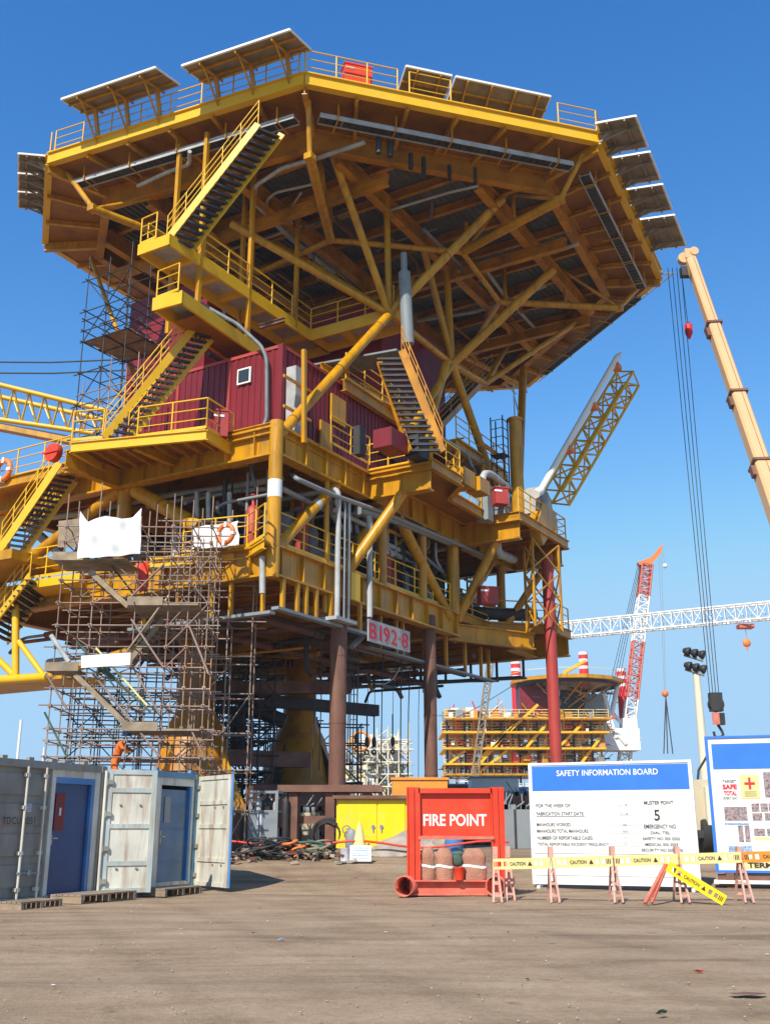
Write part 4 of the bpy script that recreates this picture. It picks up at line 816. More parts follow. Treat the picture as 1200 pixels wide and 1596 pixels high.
# middle leg clamps / pipes in the dark area
mb = MB(); mb.pipe([aY(370, 1180, 43), aY(370, 1110, 43), aY(395, 1105, 43), aY(445, 1125, 43)], .3, 12); tag(mb.build('lifting_hose', 'dark'), 'thick dark curved pipe in the shaded scaffold', 'pipe')
mb = MB(); mb.bar(aY(335, 1068, 42) - ZV * .1, aY(545, 1072, 44), .5, .5); mb.bar(aY(335, 1180, 41), aY(480, 1185, 43), .5, .6); mb.bar(aY(390, 1240, 41), aY(540, 1240, 44), .5, .8); tag(mb.build('bracing_girder', 'brown'), 'heavy dark girders bracing the middle deck leg', 'girder')
# ------------------------------------------------------------------ worker on the scaffold
def person(name, joints, edges, base, label, m='orange', helmet='white'):
    root = thing(name, base, label, 'person'); me = bpy.data.meshes.new('body'); names = list(joints)
    me.from_pydata([joints[k][0] for k in names], [(names.index(a), names.index(b)) for a, b in edges], []); o = bpy.data.objects.new('body', me); COL.objects.link(o)
    sk = o.modifiers.new('skin', 'SKIN'); sk.use_smooth_shade = True
    for i, k in enumerate(names): me.skin_vertices[0].data[i].radius = (joints[k][1],) * 2
    me.skin_vertices[0].data[0].use_root = True; ss = o.modifiers.new('sub', 'SUBSURF'); ss.levels = 1; ss.render_levels = 1
    dg_ = bpy.context.evaluated_depsgraph_get(); me2 = bpy.data.meshes.new_from_object(o.evaluated_get(dg_)); bpy.data.objects.remove(o)
    me2.materials.clear(); me2.materials.append(M[m]); me2.materials.append(M['skin'])
    hd_ = Vector(joints['head'][0]); hands = [Vector(joints[k][0]) for k in names if k.startswith('hand')]
    for p in me2.polygons:
        c = p.center
        if (c - hd_).length < .16 or any((c - h).length < .09 for h in hands): p.material_index = 1
    b = bpy.data.objects.new('body', me2); COL.objects.link(b); attach(b, root)
    h = MB(); h.lathe(hd_ + ZV * .03, [(.175, 0), (.145, .02), (.14, .07), (.1, .13), (.02, .155)], 14); h.build('safety_helmet', helmet, root)
    return root
B_ = aY(180, 1187, SY + .9) - Vector((0, 0, .5))
def J(x, y, z): return (B_.x + x, B_.y + y, B_.z + z)
Jn = {'pelvis': (J(0, 0, .55), .15), 'waist': (J(.05, 0, .72), .14), 'chest': (J(.14, -.03, .93), .16), 'neck': (J(.24, -.05, 1.1), .06), 'head': (J(.31, -.07, 1.22), .10),
      'shl': (J(.14, -.2, 1.02), .08), 'ell': (J(.3, -.28, .82), .055), 'hand_l': (J(.47, -.2, .72), .045), 'shr': (J(.14, .17, 1.02), .08), 'elr': (J(.36, .2, .86), .055), 'hand_r': (J(.52, .1, .8), .045),
      'hl': (J(-.02, -.12, .46), .11), 'kl': (J(.12, -.14, .12), .08), 'al': (J(.02, -.14, -.3), .06), 'hr': (J(-.02, .12, .46), .11), 'kr': (J(-.08, .14, .08), .08), 'ar': (J(-.16, .14, -.3), .06)}
Ed = [('pelvis', 'waist'), ('waist', 'chest'), ('chest', 'neck'), ('neck', 'head'), ('chest', 'shl'), ('shl', 'ell'), ('ell', 'hand_l'), ('chest', 'shr'), ('shr', 'elr'), ('elr', 'hand_r'), ('pelvis', 'hl'), ('hl', 'kl'), ('kl', 'al'), ('pelvis', 'hr'), ('hr', 'kr'), ('kr', 'ar')]
person('person', Jn, Ed, J(0, 0, -.3), 'person in orange coveralls and helmet leaning over at the foot of the scaffold tower', helmet='blue')
one('plank_platform', 'plank', T, 'box', (B_.x + .1, B_.y, B_.z - .37), (2.2, .9, .06))
# ------------------------------------------------------------------ pedestal crane on the platform
pc = thing('pedestal_crane', S(15, -1.5, MZ), 'pedestal crane on the platform edge with yellow lattice boom pointing up right', 'crane')
c0_ = aV(845, 815, -2.2); mb = MB(); mb.tube(Vector((c0_.x, c0_.y, MZ)), Vector((c0_.x, c0_.y, MZ + .9)), .7, n=18); mb.build('pedestal', 'yel', pc)
dr = aV(832, 792, -2.2); one('winch_drum', 'lgray', pc, 'tube', dr - VD * .6, dr + VD * .9, .8, n=20); one('winch_housing', 'lgray', pc, 'box', dr + UD * -.3 + ZV * .1, (1.2, 1.2, 1.2), (UD, VD, ZV))
pts = [aV(x, y, -2.9) for x, y in ((846, 782), (868, 800), (860, 830), (846, 850), (838, 815))]; one('boom_seat', 'yel', pc, 'slab', pts, VD, .5)
def lattice(name, a0, a1, w, h, n, mats, parent, up=ZV, r=.05, r2=.03, taper=0):
    # square lattice boom from a0 to a1; w across, h along 'up'
    a0, a1 = Vector(a0), Vector(a1); X = (a1 - a0).normalized(); Yl = up.cross(X).normalized(); Z = X.cross(Yl); ch = MB(); lc = MB()
    def q(i, t):
        k = 1 - taper * (1 if t < .001 or t > .999 else 0); sy = (-1, 1, 1, -1)[i]; sz = (-1, -1, 1, 1)[i]; return a0.lerp(a1, t) + Yl * sy * w / 2 * k + Z * sz * h / 2 * k
    for i in range(4):
        for k in range(n): ch.tube(q(i, k / n), q(i, (k + 1) / n), r, n=6)
    for i in range(4):
        j = (i + 1) % 4
        for k in range(n):
            A_, B2 = (q(i, k / n), q(j, (k + 1) / n)) if k % 2 else (q(j, k / n), q(i, (k + 1) / n)); lc.tube(A_, B2, r2, n=5)
            lc.tube(q(i, k / n), q(j, k / n), r2, n=5)
        lc.tube(q(i, 1), q(j, 1), r2, n=5)
    ch.add(lc.v, lc.f, True); return ch.build(name, mats, parent)
b0_, b1_ = aV(868, 775, -2.8), aV(978, 590, -5.5)
lattice('boom', b0_, b1_, .95, .95, 10, 'yel_lit', pc, up=VD, r=.075, r2=.045)
tp = MB(); tp.tube(aV(842, 765, -2.9), aV(962, 556, -6), .15, n=12); tp.tube(aV(962, 556, -6), aV(968, 549, -6), .15, .02, n=12); tp.tube(aV(842, 765, -2.9), aV(834, 770, -2.9), .2, n=12); tp.build('telescopic_strut', 'white', pc)
for t in (.3, .62, .93): p = aV(842, 765, -2.9).lerp(aV(962, 556, -6), t) - VD * .1; one('strut_bracket', 'tip', pc, 'box', p + UD * .25, (.5, .4, .25), (UD, VD, ZV))
# far-left crane boom resting over the platform
lc = thing('resting_crane_boom', aY(20, 640, 50), 'yellow lattice crane boom lying level beyond the left of the platform', 'crane boom')
def lyb(x, y, Y=49): return aY(x, y, Y)
for a, b, dz in (((-60, 585), (165, 640), 0), ((-60, 605), (165, 655), 1.6), ((-60, 645), (150, 676), .8)):
    one('chord', 'yel_lit', lc, 'tube', lyb(*a, 48 + dz), lyb(*b, 48 + dz), .13, n=8)
for k in range(9):
    x = -50 + k * 24; t = (x + 60) / 225; t2 = (x + 12 + 60) / 225
    top = lyb(x, 585 + 55 * t, 48); bot = lyb(x + 12, 645 + 33 * t2, 48.8); one('lacing', 'yel_lit', lc, 'tube', top, bot, .05, n=5); one('lacing', 'yel_lit', lc, 'tube', bot, lyb(x + 24, 585 + 55 * (x + 84) / 225, 48), .05, n=5)
    one('lacing', 'bary', lc, 'tube', lyb(x, 605 + 50 * t, 49.6), bot, .04, n=5)
mb = MB(); mb.bar(lyb(-60, 655, 47), lyb(120, 690, 47), .5, .25); mb.build('lower_chord', 'yel', lc); mb = MB()
for k in range(5): mb.bar(lyb(-60, 648 + k * 2.2, 47.2), lyb(110, 680 + k * 2.2, 47.2), .05)
mb.build('rope_bundle', 'dark', lc)
for i, (y0, y1) in enumerate(((562, 560), (579, 577))):
    mb = MB(); mb.sweep([aY(-60, y0 + 2, 55), aY(80, y0 + 3, 55), aY(200, y1, 55)], .05, 5); tag(mb.build('overhead_cable', 'dark'), ['upper', 'lower'][i] + ' of two black overhead cables running left from the red module', 'cable', 'overhead cables')

# extra lines and dark frames round the piles
random.seed(41)
for k in range(3):
    g4 = aY((350, 430, 300)[k], 1190, (52, 55, 47)[k]); scaffold('scaffold_bay', (g4.x, (52, 55, 47)[k], .7), [0, 1.1, 2.2, 3.3, 4.4], [0, 2], .7, [1.7, 2.7, 3.7, 4.7, 5.7, 6.7], .1 * k, ('farthest dark scaffold seen through the gap left of the nearest pile', 'dark scaffold directly behind the nearest pile', 'dark scaffold between the two yellow deck legs')[k], m='dark', diag=.7, r=.035, seed=50 + k, jitter=False)  # tube colour blackened to paint the shade below the platform
for k, x in enumerate((486, 497, 541, 549)):
    Y = 37.0 + .5 * k; a = aY(x, (1215, 1200, 1190, 1205)[k], Y); b = aY(x, 985, Y); mb = MB(); mb.sweep([Vector((a.x, Y, b.z)), Vector((a.x + .04, Y, (a.z + b.z) / 2)), a], .022, 5)
    tag(mb.build('hanging_cable', 'dark'), 'dark cable hanging ' + ('well left of the nearest pile', 'close along the left of the nearest pile', 'close along the right of the nearest pile', 'just right of the nearest pile beside a rope ladder')[k], 'cable', 'cables hanging under the deck')
mb = MB(); a, b = aY(545, 1215, 38.2), aY(545, 1000, 38.2)
for s_ in (0, .25): mb.bar(Vector((a.x + s_, 38.2, a.z)), Vector((a.x + s_, 38.2, b.z)), .03)
z = a.z
while z < b.z: mb.bar(Vector((a.x, 38.2, z)), Vector((a.x + .25, 38.2, z)), .025); z += .3
tag(mb.build('ladder', 'dark'), 'thin dark vertical ladder beside the nearest pile', 'ladder')
# ================================================================== CONTAINERS
F0 = Vector((-7.62, 21.8, 0)); FD = Vector((.392, .92, 0)).normalized(); FN = Vector((FD.y, -FD.x, 0))      # FN points towards the yard
def aF(px, py, off=0):
    r = ray(px, py); o = F0 + FN * off; t = (o - E0).dot(FN) / r.dot(FN); return E0 + r * t
def ft(px, py): return (aF(px, py) - F0).dot(FD)
FA = (FD, FN, ZV)
def fbox(mb, t0, t1, z0, z1, off0, off1, mi=0):
    return mb.box(F0 + FD * (t0 + t1) / 2 + FN * (off0 + off1) / 2 + ZV * (z0 + z1) / 2, (t1 - t0, abs(off1 - off0), z1 - z0), FA, mi)
HC_ = 2.85
def container(name, t0, t1, label, bm, length=7):
    t = thing(name, F0 + FD * (t0 + t1) / 2, label, 'container', 'shipping container offices'); mb = MB()
    n = int(length / .28); zs = .12
    for s_, tt in ((0, t0), (1, t1)):       # corrugated sides
        pts = []
        for k in range(n + 1): pts.append((-.1 - k * .28, tt + (.04 if k % 2 else .0) * (1 if s_ == 0 else -1)))
        v = []
        for o, a in pts: v += [F0 + FD * a + FN * o + ZV * zs, F0 + FD * a + FN * o + ZV * (HC_ - .1)]
        mb.add(v, [(2 * i, 2 * i + 2, 2 * i + 3, 2 * i + 1) for i in range(n)])
    fbox(mb, t0, t1, HC_ - .12, HC_ - .03, -length, -.06); fbox(mb, t0, t1, .03, .15, -length, -.06); fbox(mb, t0, t1, zs, HC_ - .1, -length - .06, -length)
    mb.build('side_walls', bm, t); f = MB()
    for a, b in ((t0, t0 + .13), (t1 - .13, t1)): fbox(f, a, b, 0, HC_, -.16, .04)
    fbox(f, t0 + .13, t1 - .13, HC_ - .15, HC_, -.16, .045); fbox(f, t0 + .13, t1 - .13, .0, .14, -.16, .05); f.build('corner_frame', bm, t)
    return t
def leaf(t, p0, p1, m, mf, ribs, name='container_door', z0=.1, z1=2.78):
    p0, p1 = Vector(p0), Vector(p1); X = (p1 - p0).normalized(); N = Vector((X.y, -X.x, 0)); N = N if N.dot(E0 - p0) > 0 else -N; W_ = (p1 - p0).length; ax = (X, N, ZV)
    d = MB(); c = (p0 + p1) / 2; d.box(c + ZV * (z0 + z1) / 2, (W_ - .04, .04, z1 - z0), ax); o = d.build(name, m, t)
    fr = MB(); w = .12
    for q in (w / 2, W_ - w / 2): fr.box(p0 + X * q + ZV * (z0 + z1) / 2, (w, .1, z1 - z0), ax)
    for q in ribs: zq = z0 + (z1 - z0) * q; fr.box(c + ZV * zq, (W_ - 2 * w, .09, .10), ax)
    fr.build('door_frame', mf, o); return o, X, N
t1e = ft(149, 1400); c1 = container('shipping_container', -.6, t1e, 'grey weathered container office on the left edge with a dark blue door', 'contg')
ta = ft(66, 1400)
d = MB(); fbox(d, -.47, ta, .14, HC_ - .15, -.1, -.06); ol = d.build('container_door', 'contg', c1); d = MB()
for z in (.35, .95, 1.55, 2.15): fbox(d, -.42, ta - .04, z, z + .42, -.06, -.03)
d.build('pressed_panel', 'contg', ol)
for px in (23, 53):
    tt = ft(px, 1400); b = MB(); b.tube(F0 + FD * tt + FN * .05 + ZV * .12, F0 + FD * tt + FN * .05 + ZV * 2.72, .028, n=8)
    for z in (.3, 1.0, 1.9, 2.55): b.box(F0 + FD * tt + FN * .03 + ZV * z, (.12, .08, .07), FA)
    b.build('locking_bar', 'contw', ol)
p = aF(44, 1259, .0); b = MB(); b.box(p, (.2, .01, .16), FA); ntc = b.build('notice', 'paper', c1)
for k in range(4): b = MB(); one('printed_line', 'black', ntc, 'box', p + FN * .01 + ZV * (.05 - k * .033), (.15, .004, .008), FA)
text(None, 'lettering', 'TDCU 2051', aF(29, 1279), FD, ZV, .14, 'black', c1, thick=.02, width=.95)
ho = MB(); hx = F0 + FD * ft(41, 1373) + FN * .06; ho.bar(hx + ZV * .62 - FD * .35, hx + ZV * .6 + FD * .35, .03); ho.box(hx + ZV * .62, (.08, .05, .1), FA); ho.build('door_handle', 'gray', ol)
# blue door 1
a, b = ft(72, 1400), ft(130, 1400); d = MB(); fbox(d, a, b, .15, 2.42, -.12, -.07); dr1 = d.build('door', 'doorb', c1)
d = MB(); fbox(d, b, b + .1, .14, 2.55, -.1, .0); fbox(d, a, b, 2.42, 2.55, -.1, -.0); d.build('door_trim', 'doorb2', c1); d = MB(); fbox(d, ft(66, 1400), a, .14, 2.7, -.1, .0); fbox(d, b + .1, t1e - .13, .14, 2.7, -.1, .01); fbox(d, a, b + .1, 2.55, 2.7, -.1, .0); d.build('wall_panel', 'contw', c1)
p = aF(93, 1265, -.06); o = MB().box(p, (.3, .03, .78), FA).build('red_panel', 'redb', dr1); o.data.materials[0] = M['red']; MB().box(p + FN * .02, (.06, .02, .16), FA).build('emblem', 'paper', o)
h = MB(); p = aF(80, 1309, -.05); h.box(p, (.05, .03, .2), FA); h.bar(p + FN * .04 + ZV * .03, p + FN * .04 + FD * .16 + ZV * .03, .025); h.build('handle', 'lgray', dr1); MB().box(aF(79, 1279, -.05), (.07, .03, .14), FA).build('lock_plate', 'white', dr1)
# leaf open between the two containers
o, X, N = leaf(c1, F0 + FD * (t1e + .04) + FN * .06, Vector((-5.32, 25.05, 0)), 'contw', 'contlb', (.02, .235, .535, .83, .98))
for q in (.03,): b = MB(); pp = F0 + FD * (t1e - .05) + FN * .09; b.tube(pp + ZV * .1, pp + ZV * 2.75, .035, n=8); b.build('locking_bar', 'contw', c1)
t2a, t2b = t1e + 1.35, ft(300, 1386); c2 = container('shipping_container', t2a, t2b, 'blue and white container office with both doors swung open and a reflective blue door', 'contb', 7)
a, b = ft(243, 1388), ft(289, 1386); d = MB(); fbox(d, a, b, .22, 2.42, -.12, -.07); dr2 = d.build('door', 'doorb', c2); dr2.data.materials[0] = mat('glossy_blue_door', (.03, .12, .27), .22, .2, 1.2, (.2, .22, .22), .3, 2)
d = MB(); fbox(d, b, b + .1, .2, 2.52, -.1, .0); d.build('door_trim', 'doorb2', c2); d = MB(); fbox(d, t2a + .13, a, .14, 2.7, -.1, 0); fbox(d, b + .1, t2b - .13, .14, 2.7, -.1, .0); fbox(d, a, b + .1, 2.52, 2.7, -.1, 0); fbox(d, a, b + .1, .14, .22, -.12, 0); d.build('wall_panel', 'contw', c2)
p = aF(261, 1262, -.06); MB().box(p, (.24, .02, .62), FA).build('door_window', 'gray', dr2); h = MB(); p = aF(250, 1304, -.05); h.box(p, (.05, .03, .3), FA); h.bar(p + FN * .04, p + FN * .04 + FD * .14, .025); h.build('handle', 'lgray', dr2)
o, X, N = leaf(c2, F0 + FD * (t2b + .03) + FN * .06, Vector((-3.8, 26.75, 0)), 'contw', 'contw', (.02, .235, .535, .75, .98)); one('door_edge', 'doorb2', o, 'box', Vector((-3.78, 26.72, 1.44)), (.05, .09, 2.68))
for tt_i, (lf_, p0_, p1_) in enumerate(((c1, F0 + FD * (t1e + .04) + FN * .06, Vector((-5.32, 25.05, 0))), (c2, F0 + FD * (t2b + .03) + FN * .06, Vector((-3.8, 26.75, 0))))):
    X_2 = (p1_ - p0_).normalized(); N_2 = Vector((X_2.y, -X_2.x, 0)); N_2 = N_2 if N_2.dot(E0 - p0_) > 0 else -N_2; g_ = MB()
    for z in (.35, 1.05, 1.8, 2.5): g_.box(p0_ + X_2 * .05 + N_2 * .07 + ZV * z, (.16, .05, .1), (X_2, N_2, ZV)); g_.tube(p0_ + N_2 * .08 + ZV * (z - .08), p0_ + N_2 * .08 + ZV * (z + .08), .025, n=8)
    for z in (.62, 2.0): g_.box(p1_ - X_2 * .35 + N_2 * .04 + ZV * z, (.05, .03, .03), (X_2, N_2, ZV)); g_.box(p1_ - X_2 * .8 + N_2 * .04 + ZV * z, (.05, .03, .03), (X_2, N_2, ZV))
    g_.build('hinge_set', 'contg', lf_)
for t_, cc2 in ((t1e - .07, c1), (t2a + .07, c2), (t2b - .07, c2)):
    for z in (.08, HC_ - .08): one('corner_casting', 'contg', cc2, 'box', F0 + FD * t_ + FN * .03 + ZV * z, (.17, .06, .13), FA)
# roof fittings
for px in (8, 50, 85, 105, 135): p = aF(px, 1188); p = F0 + FD * (p - F0).dot(FD) + ZV * (HC_ + .03); one('roof_cleat', 'contg', c1, 'box', p - FN * .05, (.14, .1, .07), FA)
for px in (180, 200, 235, 290): p = F0 + FD * ft(px, 1390) + ZV * (HC_ + .04); one('roof_cleat', 'contb', c2, 'box', p - FN * .05, (.1, .1, .08), FA)
# pallets / steps at the doors
def pallet(c, L, Wd, rz, label):
    X = FD if rz is None else Vector((cos(rz), sin(rz), 0)); N = Vector((X.y, -X.x, 0)); mb = MB(); c = Vector(c)
    for k in range(5): mb.box(c + N * (k - 2) * Wd / 5 + ZV * .155, (L, Wd / 5 - .02, .03), (X, N, ZV))
    for k in (-1, 0, 1): mb.box(c + X * k * (L / 2 - .05) + ZV * .07, (.08, Wd, .14), (X, N, ZV))
    return tag(mb.build('door_step', 'plank'), label, 'step', 'low wooden steps by the container doors')
pallet(aF(118, 1404, .0) * 1 + FN * .5 - ZV * aF(118, 1404).z, 1.9, .8, None, 'low wooden platform step in front of the dark blue door')
pallet(Vector((-5.0, 25.9, 0)), 1.5, .7, 1.15, 'low wooden step in front of the reflective blue door')
pallet(Vector((-7.0, 21.9, -.04)), 1.2, .6, None, 'flat wooden step at the foot of the grey container door, cut by the photo edge')
# ================================================================== FIRE POINT
Yf = 25.4
def fp(x, y, Y=Yf): return aY(x, y, Y)
fpt = thing('fire_point_stand', fp(712, 1392), 'red steel fire point stand with white lettering on pipe feet', 'sign')
zb_ = fp(700, 1371).z; ztp = fp(700, 1227).z; xl, xr = fp(635, 1300).x, fp(785, 1300).x
for x, w in ((xl + .14, .28), (xr - .14, .28)):
    mb = MB(); mb.box((x, Yf, (zb_ + ztp) / 2), (.03, .26, ztp - zb_)); mb.box((x - w / 2, Yf, (zb_ + ztp) / 2), (.03, .24, ztp - zb_)); mb.box((x + w / 2, Yf, (zb_ + ztp) / 2), (.03, .24, ztp - zb_)); mb.box((x, Yf - .06, (zb_ + ztp) / 2), (w, .03, ztp - zb_)); mb.build('post', 'redb', fpt)
za, zc = fp(700, 1303).z, fp(700, 1236).z; pn = one('sign_panel', 'redb', fpt, 'box', ((xl + xr) / 2, Yf + .03, (za + zc) / 2), (xr - xl - .5, .04, zc - za))
one('sign_rim', 'redb', fpt, 'box', ((xl + xr) / 2, Yf - .02, zc + .05), (xr - xl - .5, .2, .11)); one('sign_rim', 'redp', fpt, 'box', ((xl + xr) / 2, Yf - .05, za - .04), (xr - xl - .5, .22, .07))
c = fp(709, 1278); text(None, 'lettering', 'FIRE POINT', (c.x, Yf + .01, c.z), (1, 0, -.0), ZV, .27, 'white', fpt, thick=.004, bold=.022, width=(fp(761, 1278).x - fp(657, 1278).x) * .95)
bm_ = MB(); bm_.box(((xl + xr) / 2, Yf, zb_ - .02), (xr - xl - .1, .3, .035)); bm_.box(((xl + xr) / 2, Yf + .02, zb_ / 2 + .0), (xr - xl - .1, .05, zb_ - .07)); bm_.box(((xl + xr) / 2, Yf, .04), (xr - xl - .1, .34, .04)); bm_.build('base_beam', 'redp', fpt)
for x in (xl - .1, xr - .28):
    ln = 2.3; mb = MB(); prof = 24; R = .225; v = []; A_ = Vector((x, Yf - .42, R)); B2 = Vector((x + .55, Yf + ln, R)); d_ = (B2 - A_).normalized(); Y_ = ZV.cross(d_).normalized(); Z_ = d_.cross(Y_)
    for P_, rr in ((A_, R), (B2, R), (B2, R - .02), (A_, R - .02)): v += [P_ + (Y_ * cos(2 * pi * i / prof) + Z_ * sin(2 * pi * i / prof)) * rr for i in range(prof)]
    mb.add(v, [(j * prof + i, j * prof + (i + 1) % prof, ((j + 1) % 4) * prof + (i + 1) % prof, ((j + 1) % 4) * prof + i) for j in range(4) for i in range(prof)], True); mb.build('pipe_foot', 'pink' if 0 else 'redp', fpt)
# dusty sleeves (fire blankets / covered extinguishers) standing in the frame
def sack(x0, x1, yt, yb, label, lean=0):
    a, b = fp(x0, yb, Yf + .05), fp(x1, yb, Yf + .05); top = fp(x0, yt, Yf + .05).z; w = (b.x - a.x) / 2; cx = (a.x + b.x) / 2; z0 = zb_; H_ = top - z0; t = thing('cloth_sack', (cx, Yf, z0), label, 'covered extinguisher', 'dusty cloth covered extinguishers in the fire point'); v = []; n, m_ = 22, 16
    for j in range(m_ + 1):
        q = j / m_; r = w * (1.02 + .06 * sin(q * 9)) * (1 - .35 * max(0, q - .75) / .25) * (1 if q < .97 else .8)
        for i in range(n): a_ = 2 * pi * i / n; rr = r * (1 + .05 * sin(a_ * 5 + q * 6) + .03 * sin(a_ * 9 - q * 13)); v.append((cx + lean * q * q + rr * cos(a_), Yf + .03 + min(.1, w) / w * rr * sin(a_) * 1.1, z0 + H_ * q))
    mb = MB(); mb.add(v, [(j * n + i, j * n + (i + 1) % n, (j + 1) * n + (i + 1) % n, (j + 1) * n + i) for j in range(m_) for i in range(n)], True); mb.add(v, [tuple(range(m_ * n, (m_ + 1) * n))]); mb.build('cover', 'bag', t)
    for qq in (.42, .68):
        if qq > .5: continue
        v2 = []
        for dz in (-.028, .028):
            for i in range(n):
                a_ = 2 * pi * i / n; q = qq + dz / H_; r = w * (1.05 + .06 * sin(q * 9)) + .01; rr = r * (1 + .05 * sin(a_ * 5 + q * 6) + .03 * sin(a_ * 9 - q * 13)); v2.append((cx + lean * q * q + rr * cos(a_), Yf + .03 + min(.1, w) / w * rr * sin(a_) * 1.1, z0 + H_ * q + .02 * sin(a_ * 2)))
        mb = MB(); mb.add(v2, [(i, (i + 1) % n, n + (i + 1) % n, n + i) for i in range(n)], True); mb.build('reflective_band', 'white', t)
sack(656, 678, 1321, 1371, 'narrow dusty cloth cover standing just inside the left post of the fire point'); sack(680, 706, 1322, 1371, 'dusty cloth cover with a pale band, second from the left post of the fire point'); sack(722, 757, 1322, 1371, 'wide dusty orange cloth cover leaning right beside the red bucket', -.0)
bk = MB(); c = fp(715, 1370); bk.lathe((c.x, Yf - .12, zb_), [(.1, 0), (.13, .27), (.14, .28), (.12, .27), (.1, .25)], 18); tag(bk.build('fire_bucket', 'redb'), 'small bright red bucket standing in the fire point frame', 'bucket')
gb2 = MB(); c = fp(713, 1345); gb2.ball((c.x, Yf + .1, zb_ + .42), .16, (1, .6, .9)); gb2.ball((c.x + .05, Yf + .1, zb_ + .56), .12, (1.2, .5, .6)); tag(gb2.build('bundle', 'green'), 'small dark green cloth bundle above the red bucket', 'bundle')
# ================================================================== SAFETY BOARD
A0, A1 = Vector((3.82, 28.3, 0)), Vector((7.62, 26.7, 0)); BX = (A1 - A0).normalized(); BN = Vector((BX.y, -BX.x, 0)); BW = (A1 - A0).length; BAX = (BX, BN, ZV)
sb = thing('information_board', (A0 + A1) / 2, 'white safety information board with a blue header strip', 'sign')
def bb(mb, x0, x1, z0, z1, o0, o1): return mb.box(A0 + BX * (x0 + x1) / 2 + BN * (o0 + o1) / 2 + ZV * (z0 + z1) / 2, (x1 - x0, o1 - o0, z1 - z0), BAX)
def tt_(z): return z
BT, BH = 3.1, 2.42
bb(MB(), 0, BW, .13, BT, -.06, 0).build('board_panel', 'white', sb); bb(MB(), .06, BW - .06, BH, BT - .06, 0, .008).build('header_strip', 'blue', sb)
for x0, x1, z0, z1 in ((-.03, .05, .12, BT + .03), (BW - .05, BW + .03, .12, BT + .03), (.05, BW - .05, BT - .03, BT + .03), (.05, BW - .05, .12, .17)): bb(MB(), x0, x1, z0, z1, -.08, .025).build('board_frame', 'white', sb)
for z in (.86, .33): bb(MB(), .05, BW - .05, z, z + .012, 0, .006).build('seam_line', 'gray', sb)
def bt(s_, x, z, h, m='black', w=None, bold=0.0, al='CENTER', name='lettering'): return text(None, name, s_, A0 + BX * x + BN * .012 + ZV * z, BX, ZV, h, m, sb, thick=.003, bold=bold, width=w, align=al)
bt('SAFETY INFORMATION BOARD', BW * .49, 2.86, .15, 'white', BW * .63, .012)
for s_, z, w in (('FOR THE WEEK OF:', 2.05, .92), ('FABRICATION START DATE:', 1.85, 1.25), ('MANHOURS WORKED:', 1.58, .9), ('MANHOURS TOTAL MANHOURS:', 1.42, 1.35), ('NUMBER OF REPORTABLE CASES:', 1.25, 1.45), ('TOTAL REPORTABLE INCIDENT FREQUENCY:', 1.09, 1.85)): bt(s_, .14, z, .085, 'black', w, .004, 'LEFT')
bb(MB(), .14, 1.4, 1.775, 1.785, .002, .008).build('underline', 'black', sb)
for s_, z, h, w in (('MUSTER POINT', 2.1, .09, .72), ('5', 1.8, .26, .14), ('EMERGENCY NO.', 1.53, .1, .8), ('DIAL TEL.', 1.38, .07, .5), ('SAFETY NO 055 5555', 1.24, .07, .9), ('MEDICAL 055 5055', 1.1, .07, .8), ('SECURITY NO 555 5005', .97, .07, 1.0)): bt(s_, 3.28 if s_ != '5' else 3.22, z, h, 'black', w, .012)
for z in (2.02, 1.9, 1.8, 1.55, 1.45, 1.36, 1.25, 1.15, 1.05): bb(MB(), 2.0, 2.75, z, z + .005, .002, .006).build('ruled_line', 'gray', sb)
for s_, z in (('12-1-08', 2.06), ('23-2-08', 1.84), ('1480', 1.58), ('19840', 1.41), ('0', 1.27), ('0.0', 1.11)): bt(s_, 2.4, z, .05, 'gray')
for x in (.15, BW * .5, BW - .15): mb = MB(); c = A0 + BX * x; mb.bar(c - BN * .1 + ZV * .05, c - BN * .1 + ZV * 2.9, .08); mb.bar(c - BN * .1 + ZV * 2.2, c - BN * 1.2 + ZV * .04, .07); mb.bar(c + BN * .15 + ZV * .05, c - BN * 1.25 + ZV * .05, .08); mb.build('back_stay', 'white', sb)
# second board
Q0, Q1 = Vector((8.52, 28.2, 0)), Vector((12.6, 26.9, 0)); QX = (Q1 - Q0).normalized(); QN = Vector((QX.y, -QX.x, 0)); QW = (Q1 - Q0).length; QAX = (QX, QN, ZV)
qb = thing('notice_board', (Q0 + Q1) / 2, 'white notice board with posters and blue header cut by the right edge', 'sign')
def qq_(mb, x0, x1, z0, z1, o0, o1): return mb.box(Q0 + QX * (x0 + x1) / 2 + QN * (o0 + o1) / 2 + ZV * (z0 + z1) / 2, (x1 - x0, o1 - o0, z1 - z0), QAX)
qq_(MB(), 0, QW, .43, 3.78, -.06, 0).build('board_panel', 'white', qb); qq_(MB(), .12, QW - .12, 2.97, 3.62, 0, .008).build('header_strip', 'blue', qb)
for x0, x1, z0, z1 in ((-.04, .04, .40, 3.82), (QW - .04, QW + .04, .40, 3.82), (.04, QW - .04, 3.76, 3.82), (.04, QW - .04, .40, .46)): qq_(MB(), x0, x1, z0, z1, -.08, .03).build('board_frame', 'blue', qb)
qq_(MB(), -.1, QW, .14, .22, -.3, .2).build('skid_beam', 'white', qb)
for x in (.3, QW * .5, QW - .3): qq_(MB(), x - .1, x + .1, 0, .4, -.3, .1).build('skid_leg', 'brown', qb); qq_(MB(), x - .04, x + .04, .3, 3.6, -.16, -.08).build('back_stay', 'white', qb)
qq_(MB(), .0, QW, .22, .36, -.28, -.05).build('skid_beam', 'brown', qb)
def poster(x0, x1, z0, z1, m, nm='poster'): return qq_(MB(), x0, x1, z0, z1, 0, .012).build(nm, m, qb)
